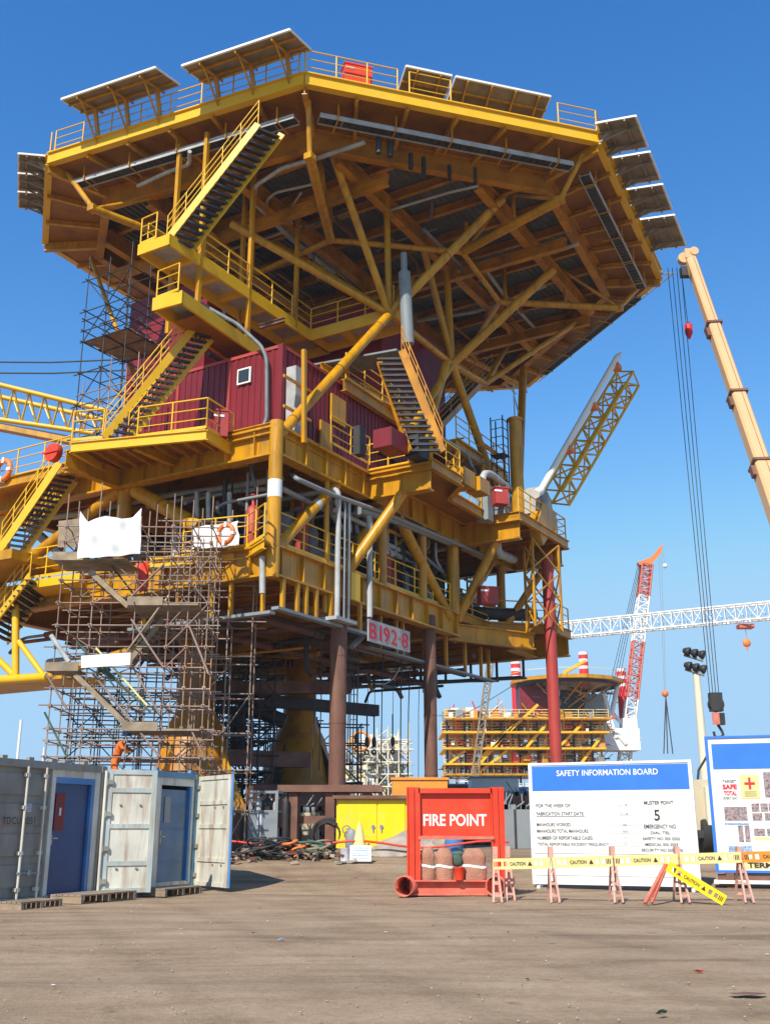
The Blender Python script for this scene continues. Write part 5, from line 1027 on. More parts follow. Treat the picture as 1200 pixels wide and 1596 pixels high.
def qt(s_, x, z, h, m, w, bold=.02): return text(None, 'lettering', s_, Q0 + QX * x + QN * .02 + ZV * z, QX, ZV, h, m, qb, thick=.003, bold=bold, width=w)
poster(.26, .72, 2.2, 2.78, 'sheet'); qt('TARGET', .49, 2.66, .07, 'black', .34); qt('SAFE', .49, 2.52, .13, 'lred', .36, .05); qt('TOTAL', .49, 2.36, .12, 'lred', .32, .05); qt('EVERY DAY', .49, 2.24, .05, 'green', .36)
poster(.76, 1.22, 2.22, 2.82, 'bary'); qq_(MB(), .96, 1.02, 2.45, 2.75, .012, .018).build('red_cross', 'lred', qb); qq_(MB(), .86, 1.12, 2.57, 2.63, .018, .024).build('red_cross', 'lred', qb)
for k in range(3): qq_(MB(), .84, 1.14, 2.28 + k * .05, 2.295 + k * .05, .012, .018).build('printed_line', 'green', qb)
poster(1.34, 1.8, 2.25, 2.88, 'photo'); z = QX * 0
for i, (x0, x1, z0, z1, mm) in enumerate(((.3, .86, 1.68, 2.02, 'photo'), (.98, 1.17, 1.9, 2.1, 'photo'), (1.2, 1.38, 1.9, 2.1, 'photo'), (1.4, 1.58, 1.9, 2.1, 'photo'), (.98, 1.22, 1.68, 1.86, 'photo'), (1.28, 1.52, 1.68, 1.86, 'photo'), (.28, .88, 1.57, 1.62, 'photob'), (.6, .72, 1.15, 1.55, 'photo'), (.76, .88, 1.15, 1.55, 'photo'),
        (.98, 1.25, 1.3, 1.48, 'photo'), (1.3, 1.6, 1.3, 1.48, 'photo'), (.98, 1.6, 1.2, 1.27, 'bary'), (.32, .58, .85, 1.05, 'photob'), (.64, .9, .85, 1.05, 'photob'), (.32, .9, .74, .8, 'bary'))): poster(x0, x1, z0, z1, mm)
for x in (2.2, 2.9, 3.5):
    for z in (1.2, 2.0): poster(x, x + .5, z, z + .5, random.choice(['photo', 'photob', 'paper']))
poster(.55, 2.6, .5, .68, 'bary'); qt('TERM OF', 1.25, .59, .13, 'black', 1.0, .04)
# ================================================================== BARRIER
Yb = 23.5
def bp_(x, y, Y=Yb): return aY(x, y, Y)
def aframe(x, label, m='pink', Y=Yb):
    b = aY(x, 1405, Y); b.z = 0; t = thing('barrier_trestle', b, label, 'trestle', 'orange plastic trestles under the barrier planks'); top = Vector((b.x + .04, Y, .93))
    for s_ in (-1, 1):
        mb = MB(); foot = Vector((b.x + .02 + s_ * .03, Y + s_ * .42, 0)); w = Vector((.085, 0, 0)); mb.bar(foot - w * .5, top - w * .3, .04, .05); mb.bar(foot + w * 1.5, top + w * .3, .04, .05)
        for q in (.15, .4, .65): p = foot.lerp(top, q); mb.bar(p - w * (.5 - q * .2), p + w * (1.5 - q * 1.2), .04, .05)
        mb.build('leg', m, t)
    mb = MB(); mb.box(top + Vector((0, 0, .06)), (.1, .16, .24)); mb.build('saddle', m, t); return t
lb_ = ['at the left end in front of the fire point foot', 'in front of the left edge of the safety board', 'in front of the middle of the safety board', 'upright beside the leaning one', 'in front of the notice board']
for x, l in zip((770, 858, 955, 1057, 1155), lb_): aframe(x, 'faded orange plastic barrier trestle ' + l)
b = aY(795, 1401, Yb + .3); t = aframe(790, 'faded orange barrier trestle with crossed legs beside the fire point pipe', Y=Yb + .55)
def plank(p, q, m, label, txt=True, seed=0):
    p, q = Vector(p), Vector(q); X = (q - p).normalized(); Yn = ZV.cross(X).normalized(); Zn = X.cross(Yn); L = (q - p).length; t = thing('barrier_plank', p, label, 'barrier plank', 'yellow barrier planks'); c = (p + q) / 2; h = .22
    mb = MB(); n = 6
    for k, (x0, x1) in enumerate(((0, .08), (.25, .72), (.88, 1.0))): mb.box(p + X * L * (x0 + x1) / 2, (L * (x1 - x0), .045, h), (X, Yn, Zn))
    for s_ in (-1, 1):
        for x0, x1 in ((.08, .25), (.72, .88)): mb.box(p + X * L * (x0 + x1) / 2 + Zn * s_ * (h / 2 - .03), (L * (x1 - x0), .04, .06), (X, Yn, Zn))
    for x0 in (.165, .80): mb.box(p + X * L * x0, (.05, .04, h - .12), (X, Yn, Zn))
    o = mb.build('board', m, t)
    text(None, 'lettering', 'CAUTION', p + X * L * .43 - Yn * .025, X, Zn, .075, 'black', o, thick=.004, bold=.02, width=L * .27)
    tr = MB(); e = p + X * L * .64 - Yn * .03; tr.slab([e - X * .04 - Zn * .04, e + X * .05 - Zn * .04, e + Zn * .05], -Yn, .004); tr.build('warning_triangle', 'black', o)
    mk = MB(); e = p + X * L * (.93 if seed % 2 else .05) - Yn * .026
    for k in range(3): mk.box(e + X * (k - 1) * .035, (.018, .006, .1), (X, Yn, Zn))
    mk.build('printed_marks', 'lred' if seed == 0 else 'black', o); return t
xs_ = [766, 858, 955, 1057, 1155, 1262]; ys_ = [1347, 1345, 1342, 1339, 1336, 1333]; ms_ = ['bary', 'bary', 'bary', 'bary', 'oran']
pl_ = ['leftmost pale yellow barrier plank with red marks, crossing the fire point post', 'yellow barrier plank across the left half of the safety board', 'yellow barrier plank across the right half of the safety board', 'pale yellow barrier plank spanning the gap between the two boards', 'orange barrier plank in front of the notice board at the right edge']
for i in range(5): plank(bp_(xs_[i] + 2, ys_[i], Yb - .12) , bp_(xs_[i + 1] - 1, ys_[i + 1], Yb - .12), ms_[i], pl_[i], seed=i)
ln = MB(); p0, p1 = bp_(1037, 1348, Yb - .2), aZ(1005, 1408, .02); ln.bar(p0, p1, .07, .06); ln.bar(p0 + Vector((.03, 0, 0)), p1 + Vector((.16, .1, 0)), .05, .05)
for q in (.3, .55, .8): ln.bar(p0.lerp(p1, q), (p0 + Vector((.03, 0, 0))).lerp(p1 + Vector((.16, .1, 0)), q), .04)
tag(ln.build('barrier_trestle', 'redp'), 'red plastic trestle leg leaning diagonally against the barrier', 'trestle', 'orange plastic trestles under the barrier planks')
plank(bp_(1040, 1350, Yb - .3), aZ(1129, 1404, .06), 'cab', 'fallen bright yellow barrier plank slanting down to the ground', seed=5)
# ================================================================== CABINET, GAS RACK, DEBRIS
Yc = 34.0
def cc_(x, y, Y=Yc): return aY(x, y, Y)
cb = thing('storage_cabinet', cc_(578, 1328), 'bright yellow two door steel cabinet with a rusty flat roof', 'cabinet'); xl_, xr_ = cc_(524, 1300).x, cc_(634, 1300).x; z0_, z1_ = cc_(578, 1327).z, cc_(578, 1245).z; xm = cc_(588, 1290).x
one('cabinet_body', 'cab', cb, 'box', ((xl_ + xr_) / 2, Yc + .5, (z0_ + z1_) / 2), (xr_ - xl_, 1.0, z1_ - z0_)); one('roof', 'brown', cb, 'box', ((xl_ + xr_) / 2, Yc + .45, z1_ + .05), (xr_ - xl_ + .25, 1.3, .1))
for a, b, hx in ((xl_ + .05, xm - .02, xm - .13), (xm + .02, xr_ - .06, xm + .13)):
    o = one('door', 'cab', cb, 'box', ((a + b) / 2, Yc - .02, (z0_ + z1_) / 2 + .02), (b - a, .04, z1_ - z0_ - .14)); hm = MB(); hm.tube((hx, Yc - .08, (z0_ + z1_) / 2 - .05), (hx, Yc - .03, (z0_ + z1_) / 2 - .05), .06, n=10); hm.box((hx, Yc - .08, (z0_ + z1_) / 2 - .12), (.03, .03, .16)); hm.build('handle', 'gray', o)
for x in (xl_ + .15, xr_ - .15): one('leg', 'cab', cb, 'box', (x, Yc + .4, z0_ - .1), (.1, .8, .2))
pm = MB(); a = cc_(548, 1290, 33.7)
for s_ in (0, 1): pm.tube(cc_(548 + s_ * 12, 1335, 33.4), cc_(541 + s_ * 2, 1292, 33.9), .035, n=6)
pm.ball(cc_(548, 1312, 33.6), .2, (1, .5, 2.0)); pm.torus(cc_(540, 1293, 33.8), .12, .02, (0, 1, 0)); tag(pm.build('hose_trolley', 'gray'), 'grey hose trolley leaning against the yellow cabinet', 'trolley')
a = cc_(560, 1322, 33.2); cn = MB(); cn.lathe((a.x, 33.3, ground_z(33.3)), [(.28, 0), (.2, .35), (.1, .8), (.03, 1.0)], 12); tag(cn.build('wrapped_bundle', 'bary'), 'pale yellow wrapped bundle in front of the cabinet', 'bundle')
a = cc_(539, 1352, 32.2); bu = MB(); bu.lathe((a.x, 32.0, ground_z(32)), [(.15, 0), (.18, .36), (.19, .37), (.16, .36), (.1, .34)], 16); tag(bu.build('bucket', 'paper'), 'white bucket on the ground in front of the yellow cabinet', 'bucket')
sgn = thing('small_placard', cc_(562, 1345, 31.8), 'small pale placard with faint print propped beside the white bucket', 'placard'); n_ = Vector((0, -.9, .4)).normalized(); c = Vector((cc_(562, 1345, 31.8).x, 31.7, ground_z(31.7) + .26)); u_ = Vector((0, .4, .9)).normalized(); MB().box(c, (.62, .03, .48), (Vector((1, 0, 0)), -n_, u_)).build('panel', 'paper', sgn)
for k in range(5): MB().box(c + u_ * (.16 - k * .075) + n_ * .02, (.48, .01, .02), (Vector((1, 0, 0)), -n_, u_)).build('printed_line', 'photob', sgn)
# gas rack
gk = thing('gas_bottle_rack', cc_(424, 1330, 35), 'open grey steel rack holding gas bottles on the left of the brown support', 'gas rack'); Yg = 34.6; x0, x1, x2 = cc_(390, 1300, Yg).x, cc_(430, 1300, Yg).x, cc_(457, 1300, Yg + .9).x; z0, z1 = cc_(410, 1326, Yg).z, cc_(410, 1232, Yg).z
for x, y in ((x0, Yg), (x1, Yg), (x2, Yg + .9), (x0 + .2, Yg + 1)): one('post', 'gray', gk, 'box', (x, y, (z0 + z1) / 2), (.1, .1, z1 - z0))
for z in (z0 + .35, z1 - .65, z1 - .05):
    mb = MB(); mb.bar((x0, Yg, z), (x1, Yg, z), .08); mb.bar((x1, Yg, z), (x2, Yg + .9, z), .08); mb.bar((x2, Yg + .9, z), (x0 + .2, Yg + 1, z), .08); mb.bar((x0, Yg, z), (x0 + .2, Yg + 1, z), .08); mb.build('frame_rail', 'gray', gk)
zp = (z0 + .4, z1 - .65); one('side_panel', 'gray', gk, 'box', ((x0 + x1) / 2, Yg - .03, sum(zp) / 2), (x1 - x0, .02, zp[1] - zp[0])); one('notice', 'paper', gk, 'box', ((x0 + x1) / 2 - .1, Yg - .05, sum(zp) / 2 + .15), (.18, .01, .35)); one('floor_plate', 'gray', gk, 'poly', [Vector((x0, Yg, z0 + .33)), Vector((x1, Yg, z0 + .33)), Vector((x2, Yg + .9, z0 + .33)), Vector((x0 + .2, Yg + 1, z0 + .33))], .04)
for i in range(4):
    for j in range(2):
        q = MB(); cx = x0 + .2 + i * (x2 - x0 - .35) / 3.2 + j * .05; cy = Yg + .3 + j * .35; q.lathe((cx, cy, z0 + .34), [(.11, 0), (.115, .02), (.115, 1.15), (.09, 1.25), (.03, 1.3), (.03, 1.36), (.05, 1.37), (.05, 1.44)], 12); ob = q.build('gas_cylinder', 'dark' if (i + j) % 2 else 'lgray')
        tag(ob, 'gas cylinder standing among others in the open grey rack', 'gas cylinder', 'gas cylinders in the grey rack')
# debris: coiled hoses, timber, rags
random.seed(5)
for i, (x, y, R, m, l) in enumerate(((405, 1338, .45, 'dark', 'black coiled cable heap below the gas rack'), (437, 1340, .4, 'dark', 'dark coiled hose heap between the gas rack and orange hose'), (452, 1344, .3, 'tip', 'orange coiled hose on the ground below the brown support'), (510, 1300, .5, 'dark', 'dark cable coil hung beside the left side of the cabinet'), (486, 1335, .4, 'green', 'green grey coiled rope heap on the ground'), (500, 1345, .25, 'plank', 'pale tangled straps beside the white bucket'))):
    Yd = 32.8; c = cc_(x, y, Yd); mb = MB()
    if i == 3:
        c = cc_(x, y, 34.2)
        for k in range(5): mb.torus(c + Vector((random.uniform(-.05, .05), -.05 * k, 0)), R * random.uniform(.6, 1), .03, (0.1, 1, .1), 20, 5)
    else:
        c.z = ground_z(Yd)
        for k in range(9): mb.torus(c + Vector((random.uniform(-.3, .3), random.uniform(-.3, .3), .06 + .045 * k)), R * random.uniform(.6, 1.1), .035, (random.uniform(-.4, .4), random.uniform(-.4, .4), 1), 18, 5)
    tag(mb.build('hose_coil', m), l, 'hose', 'coiled hoses and cables on the ground')
mb = MB()
for k in range(150):
    x = random.uniform(-5, -1.0); y = random.gauss(32.6, .5); s = random.uniform(.08, .5); a = random.uniform(0, pi); X = Vector((cos(a), sin(a), random.uniform(-.2, .35))).normalized(); Y_ = ZV.cross(X).normalized(); mb.box((x, y, ground_z(y) + random.uniform(.03, .22)), (s, random.uniform(.03, .12), random.uniform(.02, .09)), (X, Y_, X.cross(Y_)), mi=random.choice([0, 0, 1, 2, 3, 4]))
tag(mb.build('scrap_debris', ['plank', 'green', 'dark', 'conc', 'brown']), kind='stuff')
mb = MB(); a, b = cc_(300, 1334, 33.8), cc_(790, 1322, 33.8); mb.sweep([Vector((a.x + (b.x - a.x) * t, 33.2, ground_z(33.2) + .34 + .1 * sin(t * 15))) for t in [i / 20 for i in range(21)]], .035, 6)
tag(mb.build('red_hose', 'redb'), 'long red hose stretched low across the yard behind the fire point', 'hose')
sl_ = MB(); c = cc_(650, 1345, 34.5); n, m_ = 24, 8; v = []
for j in range(m_ + 1):
    for i in range(n): a = 2 * pi * i / n; q = j / m_; rr = (1 - q) * 1.5 * (1 + .2 * sin(a * 5 + q * 4)) + .1; v.append((c.x - .2 + rr * cos(a), 34.0 + rr * .5 * sin(a), .66 + .75 * q ** .7 + .05 * sin(a * 7 + j)))
sl_.add(v, [(j * n + i, j * n + (i + 1) % n, (j + 1) * n + (i + 1) % n, (j + 1) * n + i) for j in range(m_) for i in range(n)], False); tag(sl_.build('rubble_heap', 'conc'), 'heap of grey rubble and sacking between the cabinet and the fire point', 'rubble heap')
cl = MB(); a = cc_(637, 1330, 34.8); cl.add(*(lambda P_: (P_, [(i, i + 1, i + 8, i + 7) for i in range(6)]))([Vector((a.x - .45 + .15 * i, 34.8 + .08 * (i % 2), .7)) for i in range(7)] + [Vector((a.x - .3 + .1 * i, 34.8 + .06 * (i % 2), 2.5)) for i in range(7)])); cl.box((a.x, 35.1, 1.55), (.6, .5, 1.8)); tag(cl.build('covered_stack', 'conc'), 'tall dusty grey covered stack just right of the yellow cabinet', 'covered stack')
ob = thing('orange_tank', cc_(654, 1230, 36), 'orange and cream painted steel block behind the fire point', 'tank'); a, b = cc_(611, 1240, 36), cc_(697, 1216, 36); one('tank_body', 'oran', ob, 'box', ((a.x + b.x) / 2, 36.6, (b.z + .7) / 2), (b.x - a.x, 1.2, b.z - .7)); one('cream_panel', 'beige', ob, 'box', ((a.x + b.x) / 2, 35.98, 1.6), (b.x - a.x - .1, .03, 1.6)); one('top_frame', 'oran', ob, 'box', ((a.x + b.x) / 2, 36.6, b.z + .05), (b.x - a.x + .1, 1.3, .08))
for x, Y, w, h, m, l in ((770, 60, 2.6, 3.4, 'white', 'white site cabin beyond the fire point frame'), (807, 62, .9, 2.9, 'blue', 'narrow blue tank beside the white site cabin'), (335, 62, 3.0, 2.2, 'doorb2', 'low blue crate in the shade under the platform'), (700, 70, 5, 3.4, 'brown', 'brown stack of steel beams behind the orange block')):
    a = aY(x, 1290, Y); t = thing('site_cabin' if 'cabin' in l else 'storage_block', (a.x, Y, .7), l, 'cabin' if 'cabin' in l else 'storage block'); one('body', m, t, 'box', (a.x, Y, .7 + h / 2), (w, 2.2, h)); one('roof_edge', 'gray', t, 'box', (a.x, Y, .7 + h + .05), (w + .15, 2.35, .1))
    if w > 2: one('door', 'gray', t, 'box', (a.x + w * .2, Y - 1.12, .7 + h * .42), (.8, .05, h * .75))
bl = MB(); a = cc_(706, 1320, 34); bl.lathe((a.x, 33.6, .68), [(.26, 0), (.28, .02), (.28, .85), (.25, .9), (.02, .9)], 16); tag(bl.build('blue_barrel', 'doorb2'), 'blue plastic barrel seen through the opening of the fire point', 'barrel')
# clutter stacks on the yard behind (pipes, timber)
for i, (x, Y, w, m) in enumerate(((360, 48, 7, 'brown'), (470, 44, 5, 'brown'), (640, 78, 9, 'rust'), (820, 55, 8, 'brown'), (560, 72, 12, 'rust'), (260, 60, 9, 'dark'), (900, 80, 10, 'rust'))):
    a = aY(x, 1290, Y); mb = MB(); rows = 4
    for j in range(rows):
        for k in range(int(w / .55) - j): mb.tube((a.x - w / 2 + (k + j * .5) * .55, Y - 1, .95 + j * .47), (a.x - w / 2 + (k + j * .5) * .55, Y + 4, .95 + j * .47), .26, n=12)
    tag(mb.build('pipe_stack', m), ['rust brown pipe stack in the deep shade left of the gas rack', 'brown pipe stack right behind the gas rack', 'dark pipe stack behind the dusty covered stack', 'brown pipe stack partly hidden by the safety board', 'long rust coloured pipe stack beyond the near pile', 'dark pipe stack behind the containers', 'far rust coloured pipe stack hidden behind the safety board', 'small dark pipe stack to the right of the fire point'][i], 'pipe stack', 'stacks of steel pipes in the yard')
# ================================================================== MOBILE CRANE (right)
mc = thing('mobile_crane', aY(1190, 1300, 45), 'beige telescopic boom of a mobile crane leaning in from the right edge', 'crane')
YT, YL = 46.0, 40.0
def bmp(t): # along boom centre line: top to bottom in pixels
    x = 1073 + (1222 - 1073) * t; y = 398 + (830 - 398) * t; return aY(x, y, YT + (YL - YT) * t)
secs = [(0.02, .27, .25), (.25, .52, .29), (.50, .77, .33), (.755, 1.25, .37)]
for i, (a, b, hw) in enumerate(secs):
    A_, B2 = bmp(a), bmp(b); X = (B2 - A_).normalized(); Yl = Vector((0, 1, 0)); Yl = (Yl - X * Yl.dot(X)).normalized(); Zl = X.cross(Yl); mb = MB(); L = (B2 - A_).length; prof = [(-1, -.75), (-.75, -1), (.75, -1), (1, -.75), (1, .75), (.75, 1), (-.75, 1), (-1, .75)]
    v = [P_ + Zl * x * hw + Yl * y * hw for P_ in (A_, B2) for x, y in prof]; mb.add(v, [(k, (k + 1) % 8, 8 + (k + 1) % 8, 8 + k) for k in range(8)] + [tuple(range(8)), tuple(range(8, 16))]); s_o = mb.build('boom_section', 'boom', mc)
    cb2 = MB()
    A3 = bmp(b if i < 3 else a + .001)
    if i < 3: cb2.box(bmp(b - .02 + .005), (.12, hw * 2 + .22, hw * 2 + .22), (X, Yl, Zl)); cb2.box(bmp(b + .01) + (Zl if Zl.x < 0 else -Zl) * (hw + .12), (.5, .3, .14), (X, Yl, Zl)); cb2.build('boom_collar', 'brown', s_o)
    gl = MB(); gl.bar(A_ - Yl * (hw + .005) + Zl * .08, B2 - Yl * (hw + .005) + Zl * .08, .012, .05, up=Yl); gl.build('seam_strip', 'brown', s_o)
hdm = MB(); tp_ = bmp(0); hdm.box(tp_, (.5, .5, .5)); hdm.tube(tp_ + Vector((-.3, -.15, -.2)), tp_ + Vector((-.3, .15, -.2)), .28, n=16); hdm.tube(tp_ + Vector((.2, -.3, .1)), tp_ + Vector((.2, .3, .1)), .22, n=14); hdm.build('boom_head', 'boom', mc); hd2 = MB(); hd2.box(tp_ + Vector((-.25, 0, -.95)), (.5, .35, .5)); hd2.build('sheave_block', 'dark', mc)
hb = aY(1115, 1098, 45.5); top = Vector((hb.x - .02, 45.5, tp_.z - 1.0))
for k in range(4): one('hoist_rope', 'dark', mc, 'tube', top + Vector((-.38 + k * .22, 0, 0)), Vector((hb.x - .22 + k * .13, 45.5, hb.z + .5)), .018, n=5)
hk = thing('hook_block', hb, 'black crane hook block hanging over the notice board', 'hook block'); mb = MB(); mb.lathe(hb + Vector((0, -.2, 0)), [(.3, 0), (.33, .05), (.33, .35), (.3, .4)], 14, ax=Vector((0, 1, 0))); mb.box(hb + ZV * .1, (.52, .36, .8)); mb.build('sheave_housing', 'dark', hk)
mb = MB(); mb.box(hb + Vector((-.12, -.22, -.62)), (.3, .05, .5)); mb.build('striped_plate', 'redp', hk); mb = MB(); mb.box(hb + Vector((.17, 0, -.62)), (.25, .3, .5)); mb.build('cheek_plate', 'dark', hk)
mb = MB(); hc = hb - ZV * 1.15; mb.sweep([hc + ZV * .3, hc + Vector((.14, 0, .05)), hc + Vector((.2, 0, -.12)), hc + Vector((.05, 0, -.28)), hc + Vector((-.17, 0, -.2)), hc + Vector((-.2, 0, 0))], .06, 8); mb.build('hook', 'dark', hk)
for dx in (-.9, 1.1): mb = MB(); mb.sweep([hc - ZV * .2, hc + Vector((dx, .3, -1.6)), hc + Vector((dx * 1.2, .3, -2.6))], .05, 6); mb.build('chain_sling', 'dark', hk)
ob = aY(1072, 508, 45.7); hz = thing('overhaul_hook', ob, 'small red hook weight hanging near the boom tip', 'hook weight'); one('hoist_rope', 'dark', hz, 'tube', ob, Vector((ob.x - .1, 45.7, tp_.z - .6)), .015, n=5); mb = MB(); mb.lathe(ob - ZV * .45, [(.04, -.25), (.14, -.05), (.19, .1), (.19, .5), (.06, .65)], 14); mb.build('weight', 'lred', hz)
# beige truck body behind the boards
tk = thing('yard_truck', aY(1098, 1330, 36), 'beige high sided truck with a black tyre between the two boards', 'truck'); a, b = aY(1076, 1310, 36), aY(1122, 1215, 36); one('truck_body', 'beige', tk, 'box', ((a.x + b.x) / 2 + 1.0, 38.2, (b.z + 1.35) / 2), (b.x - a.x + 2.0, 4.4, b.z - 1.35)); one('truck_cab', 'cream', tk, 'box', ((a.x + b.x) / 2 + .35, 35.9, (b.z + 1.5) / 2 - .1), (b.x - a.x - .4, .3, b.z - 1.8))
for dx, y in ((.0, 36.2), (.0, 38.5), (2.2, 36.2)):
    w = MB(); c = Vector((a.x + .55 + dx, y, 1.25)); w.lathe(c - Vector((.2, 0, 0)), [(.3, 0), (.52, .02), (.56, .1), (.56, .32), (.52, .4), (.3, .42)], 22, ax=Vector((1, 0, 0))); wo_ = w.build('wheel', 'rubber', tk); h = MB(); h.tube(c - Vector((.18, 0, 0)), c + Vector((.2, 0, 0)), .28, n=14); h.build('wheel_rim', 'gray', wo_)
one('chassis', 'dark', tk, 'box', (a.x + 1.2, 38, 1.3), (2.0, 4.6, .25))
# floodlight mast
fm = thing('floodlight_mast', aY(1102, 1290, 47), 'tall cream mast topped with two rows of dark floodlights', 'floodlight mast'); Ym = 47; a = aY(1084, 1042, Ym); g = Vector((a.x, Ym, .7)); one('mast_pole', 'cream', fm, 'tube', g, Vector((a.x, Ym, a.z)), .24, .15, n=14)
for r in range(2):
    z = a.z + .12 + r * .65; one('cross_arm', 'gray', fm, 'tube', Vector((a.x - .5, Ym, z - .15)), Vector((a.x + .3, Ym - .2, z - .45)), .06, n=6)
    for k in range(3): c = Vector((a.x - .42 + k * .32, Ym - .15, z - k * .07)); X = Vector((.8, -.5, -.35)).normalized(); l = MB(); l.lathe(c, [(.1, -.14), (.19, .05), (.21, .15), (.18, .17)], 12, ax=X); l.build('floodlight', 'dark', fm)
mm2 = MB(); g = aY(16, 1300, 90); mm2.tube((g.x, 90, .7), (g.x, 90, aY(20, 1122, 90).z), .12, n=8); tag(mm2.build('slim_mast', 'white'), 'slim white mast standing far off at the left edge', 'mast')
mm2 = MB(); g = aY(57, 1300, 120); mm2.tube((g.x, 120, .7), (g.x, 120, aY(57, 1165, 120).z), .1, n=8); tag(mm2.build('slim_mast', 'white'), 'short slim white mast just right of the taller one at the left', 'mast')
# ================================================================== BACKGROUND CRANES
def YY(x, y, Y): return aY(x, y, Y)
wj = thing('lattice_jib', YY(1030, 970, 120), 'long white lattice crane jib crossing the sky on the right', 'crane jib'); lattice('jib', YY(862, 984, 118), YY(1215, 950, 108), 1.2, 1.7, 22, 'white', wj, r=.1, r2=.055)
tr_ = MB(); p = YY(1160, 968, 110); tr_.box(p - ZV * .6, (1.6, 1.2, .4)); tr_.tube(p - ZV * .8, YY(1163, 995, 110), .03, n=5); tr_.build('trolley', 'redp', wj); p = YY(1163, 1002, 110); hk2 = MB(); hk2.ball(p, .45, (1, .6, 1)); hk2.tube(p - ZV * .8, p, .1, n=8); hk2.build('hook', 'tip', wj)
lc2 = thing('crawler_crane', YY(975, 1200, 150), 'red and white lattice boom crane with orange head behind the far platform', 'crane'); K = [(972, 1190), (984, 1090), (994, 1000), (1002, 930), (1007, 880)]; lat_m = ['white', 'redp', 'white', 'redp']
for i in range(4): o = lattice('boom', YY(*K[i], 150), YY(*K[i + 1], 150), 1.5, 1.5, 7, lat_m[i] if i % 2 == 0 else 'redp', lc2, up=Vector((1, 0, 0)), r=.13, r2=.08)
hdp = [YY(x, y, 149.5) for x, y in ((994, 876), (1015, 868), (1033, 847), (1030, 862), (1014, 880), (996, 880))]; one('boom_head', 'tip', lc2, 'slab', hdp, Vector((0, 1, 0)), 1.2)
for k in range(4): one('stay_rope', 'dark', lc2, 'tube', YY(994 + k * 2, 880, 150), YY(938 + k * 5, 1120, 152), .05, n=4)
bs = MB(); p = YY(965, 1165, 150); bs.box(p + ZV * 1, (5, 4, 3)); bs.box(p + Vector((-2, 0, 4)), (1.2, 1, 5)); bs.box(p + Vector((1.5, 0, 3)), (2, 2, 2)); bs.bar(p + Vector((-2, 0, 6)), p + Vector((3, 0, 1)), .5); bs.bar(p + Vector((-3.5, 0, 7.5)), p + Vector((-1, 0, 2)), .6); bs.build('crane_house', 'white', lc2)
pt = MB()
for x0, y0, x1, y1 in ((940, 1080, 960, 1150), (950, 1130, 962, 1070), (975, 1160, 940, 1120)): pt.tube(YY(x0, y0, 148), YY(x1, y1, 148), .3, n=6)
pt.build('gantry', 'white', lc2)
rp = thing('hanging_rigging', YY(1036, 1080, 150), 'thin far ropes with a small pink block and long slings beside the boom crane', 'rigging'); one('rope', 'gray', rp, 'tube', YY(1026, 860, 149), YY(1035, 1080, 149), .035, n=4); one('rope', 'gray', rp, 'tube', YY(1030, 860, 149), YY(1037, 1080, 149), .035, n=4); one('block', 'tip', rp, 'ball', YY(1036, 1081, 149), .5)
for x in (1034, 1040, 1048): one('sling', 'dark', rp, 'tube', YY(1037, 1086, 149), YY(x, 1175, 149), .09, n=4)
sf = thing('small_hook', YY(1036, 882, 149), 'tiny white hook ball hanging beside the orange boom head', 'hook'); one('ball', 'white', sf, 'ball', YY(1036, 882, 149), .35); one('rope', 'gray', sf, 'tube', YY(1036, 882, 149), YY(1031, 850, 149), .03, n=4)
# ================================================================== FAR PLATFORM
FY = 150.0; fpx = thing('distant_platform', YY(830, 1210, FY), 'distant yellow platform under construction with a round helideck and red striped legs', 'oil platform')
def fx(x, y, dy=0): return YY(x, y, FY + dy)
random.seed(11)
for (x, yt, yb, dy) in ((803, 1030, 1160, 6), (908, 1016, 1150, 12), (967, 1042, 1145, 4)):
    a = fx(x, yb, dy); b = fx(x, yt, dy); o = one('jackup_leg', 'lred', fpx, 'tube', Vector((b.x, b.y, a.z)), b, .72, n=16)
    for k in range(3): z = b.z - .5 - k * 1.1; one('white_band', 'white', o, 'tube', (b.x, b.y, z), (b.x, b.y, z + .45), .74, n=16)
hp = [fx(x, y, dy) for x, y, dy in ((790, 1062, 0), (815, 1067, -7), (930, 1067, -7), (972, 1062, 0))]; zc = fx(870, 1062).z; cx = fx(881, 1060).x; ring = [Vector((cx + 8.1 * cos(2 * pi * k / 12 + .2), FY + 8.1 * sin(2 * pi * k / 12 + .2), zc)) for k in range(12)]
hdf = one('helideck', 'yel', fpx, 'poly', ring, .5)
for k in range(12): a, b = ring[k], ring[(k + 1) % 12]; one('rim_rail', 'bary', hdf, 'tube', a + ZV * .9, b + ZV * .9, .05, n=4); one('rim_truss', 'dark', hdf, 'bar', a * .9 + Vector((cx, FY, zc)) * .1 - ZV * .6, b * .9 + Vector((cx, FY, zc)) * .1 - ZV * .6, .12, .7)
for k in range(12): a = ring[k]; one('support_strut', 'yel', hdf, 'tube', a.lerp(Vector((cx, FY, zc)), .15) - ZV * .5, Vector((cx - .5 + 2.2 * cos(k), FY + 2.2 * sin(k), zc - 5.5)), .13, n=5)
for x0, y0, x1, y1, m, dp in ((808, 1072, 846, 1118, 'red', 5), (846, 1085, 862, 1120, 'brown', 4), (862, 1080, 905, 1125, 'dark', 5), (905, 1085, 935, 1130, 'gray', 4)):
    a, b = fx(x0, y1), fx(x1, y0); one('module', m, fpx, 'box', ((a.x + b.x) / 2, FY, (a.z + b.z) / 2), (b.x - a.x, dp, b.z - a.z))
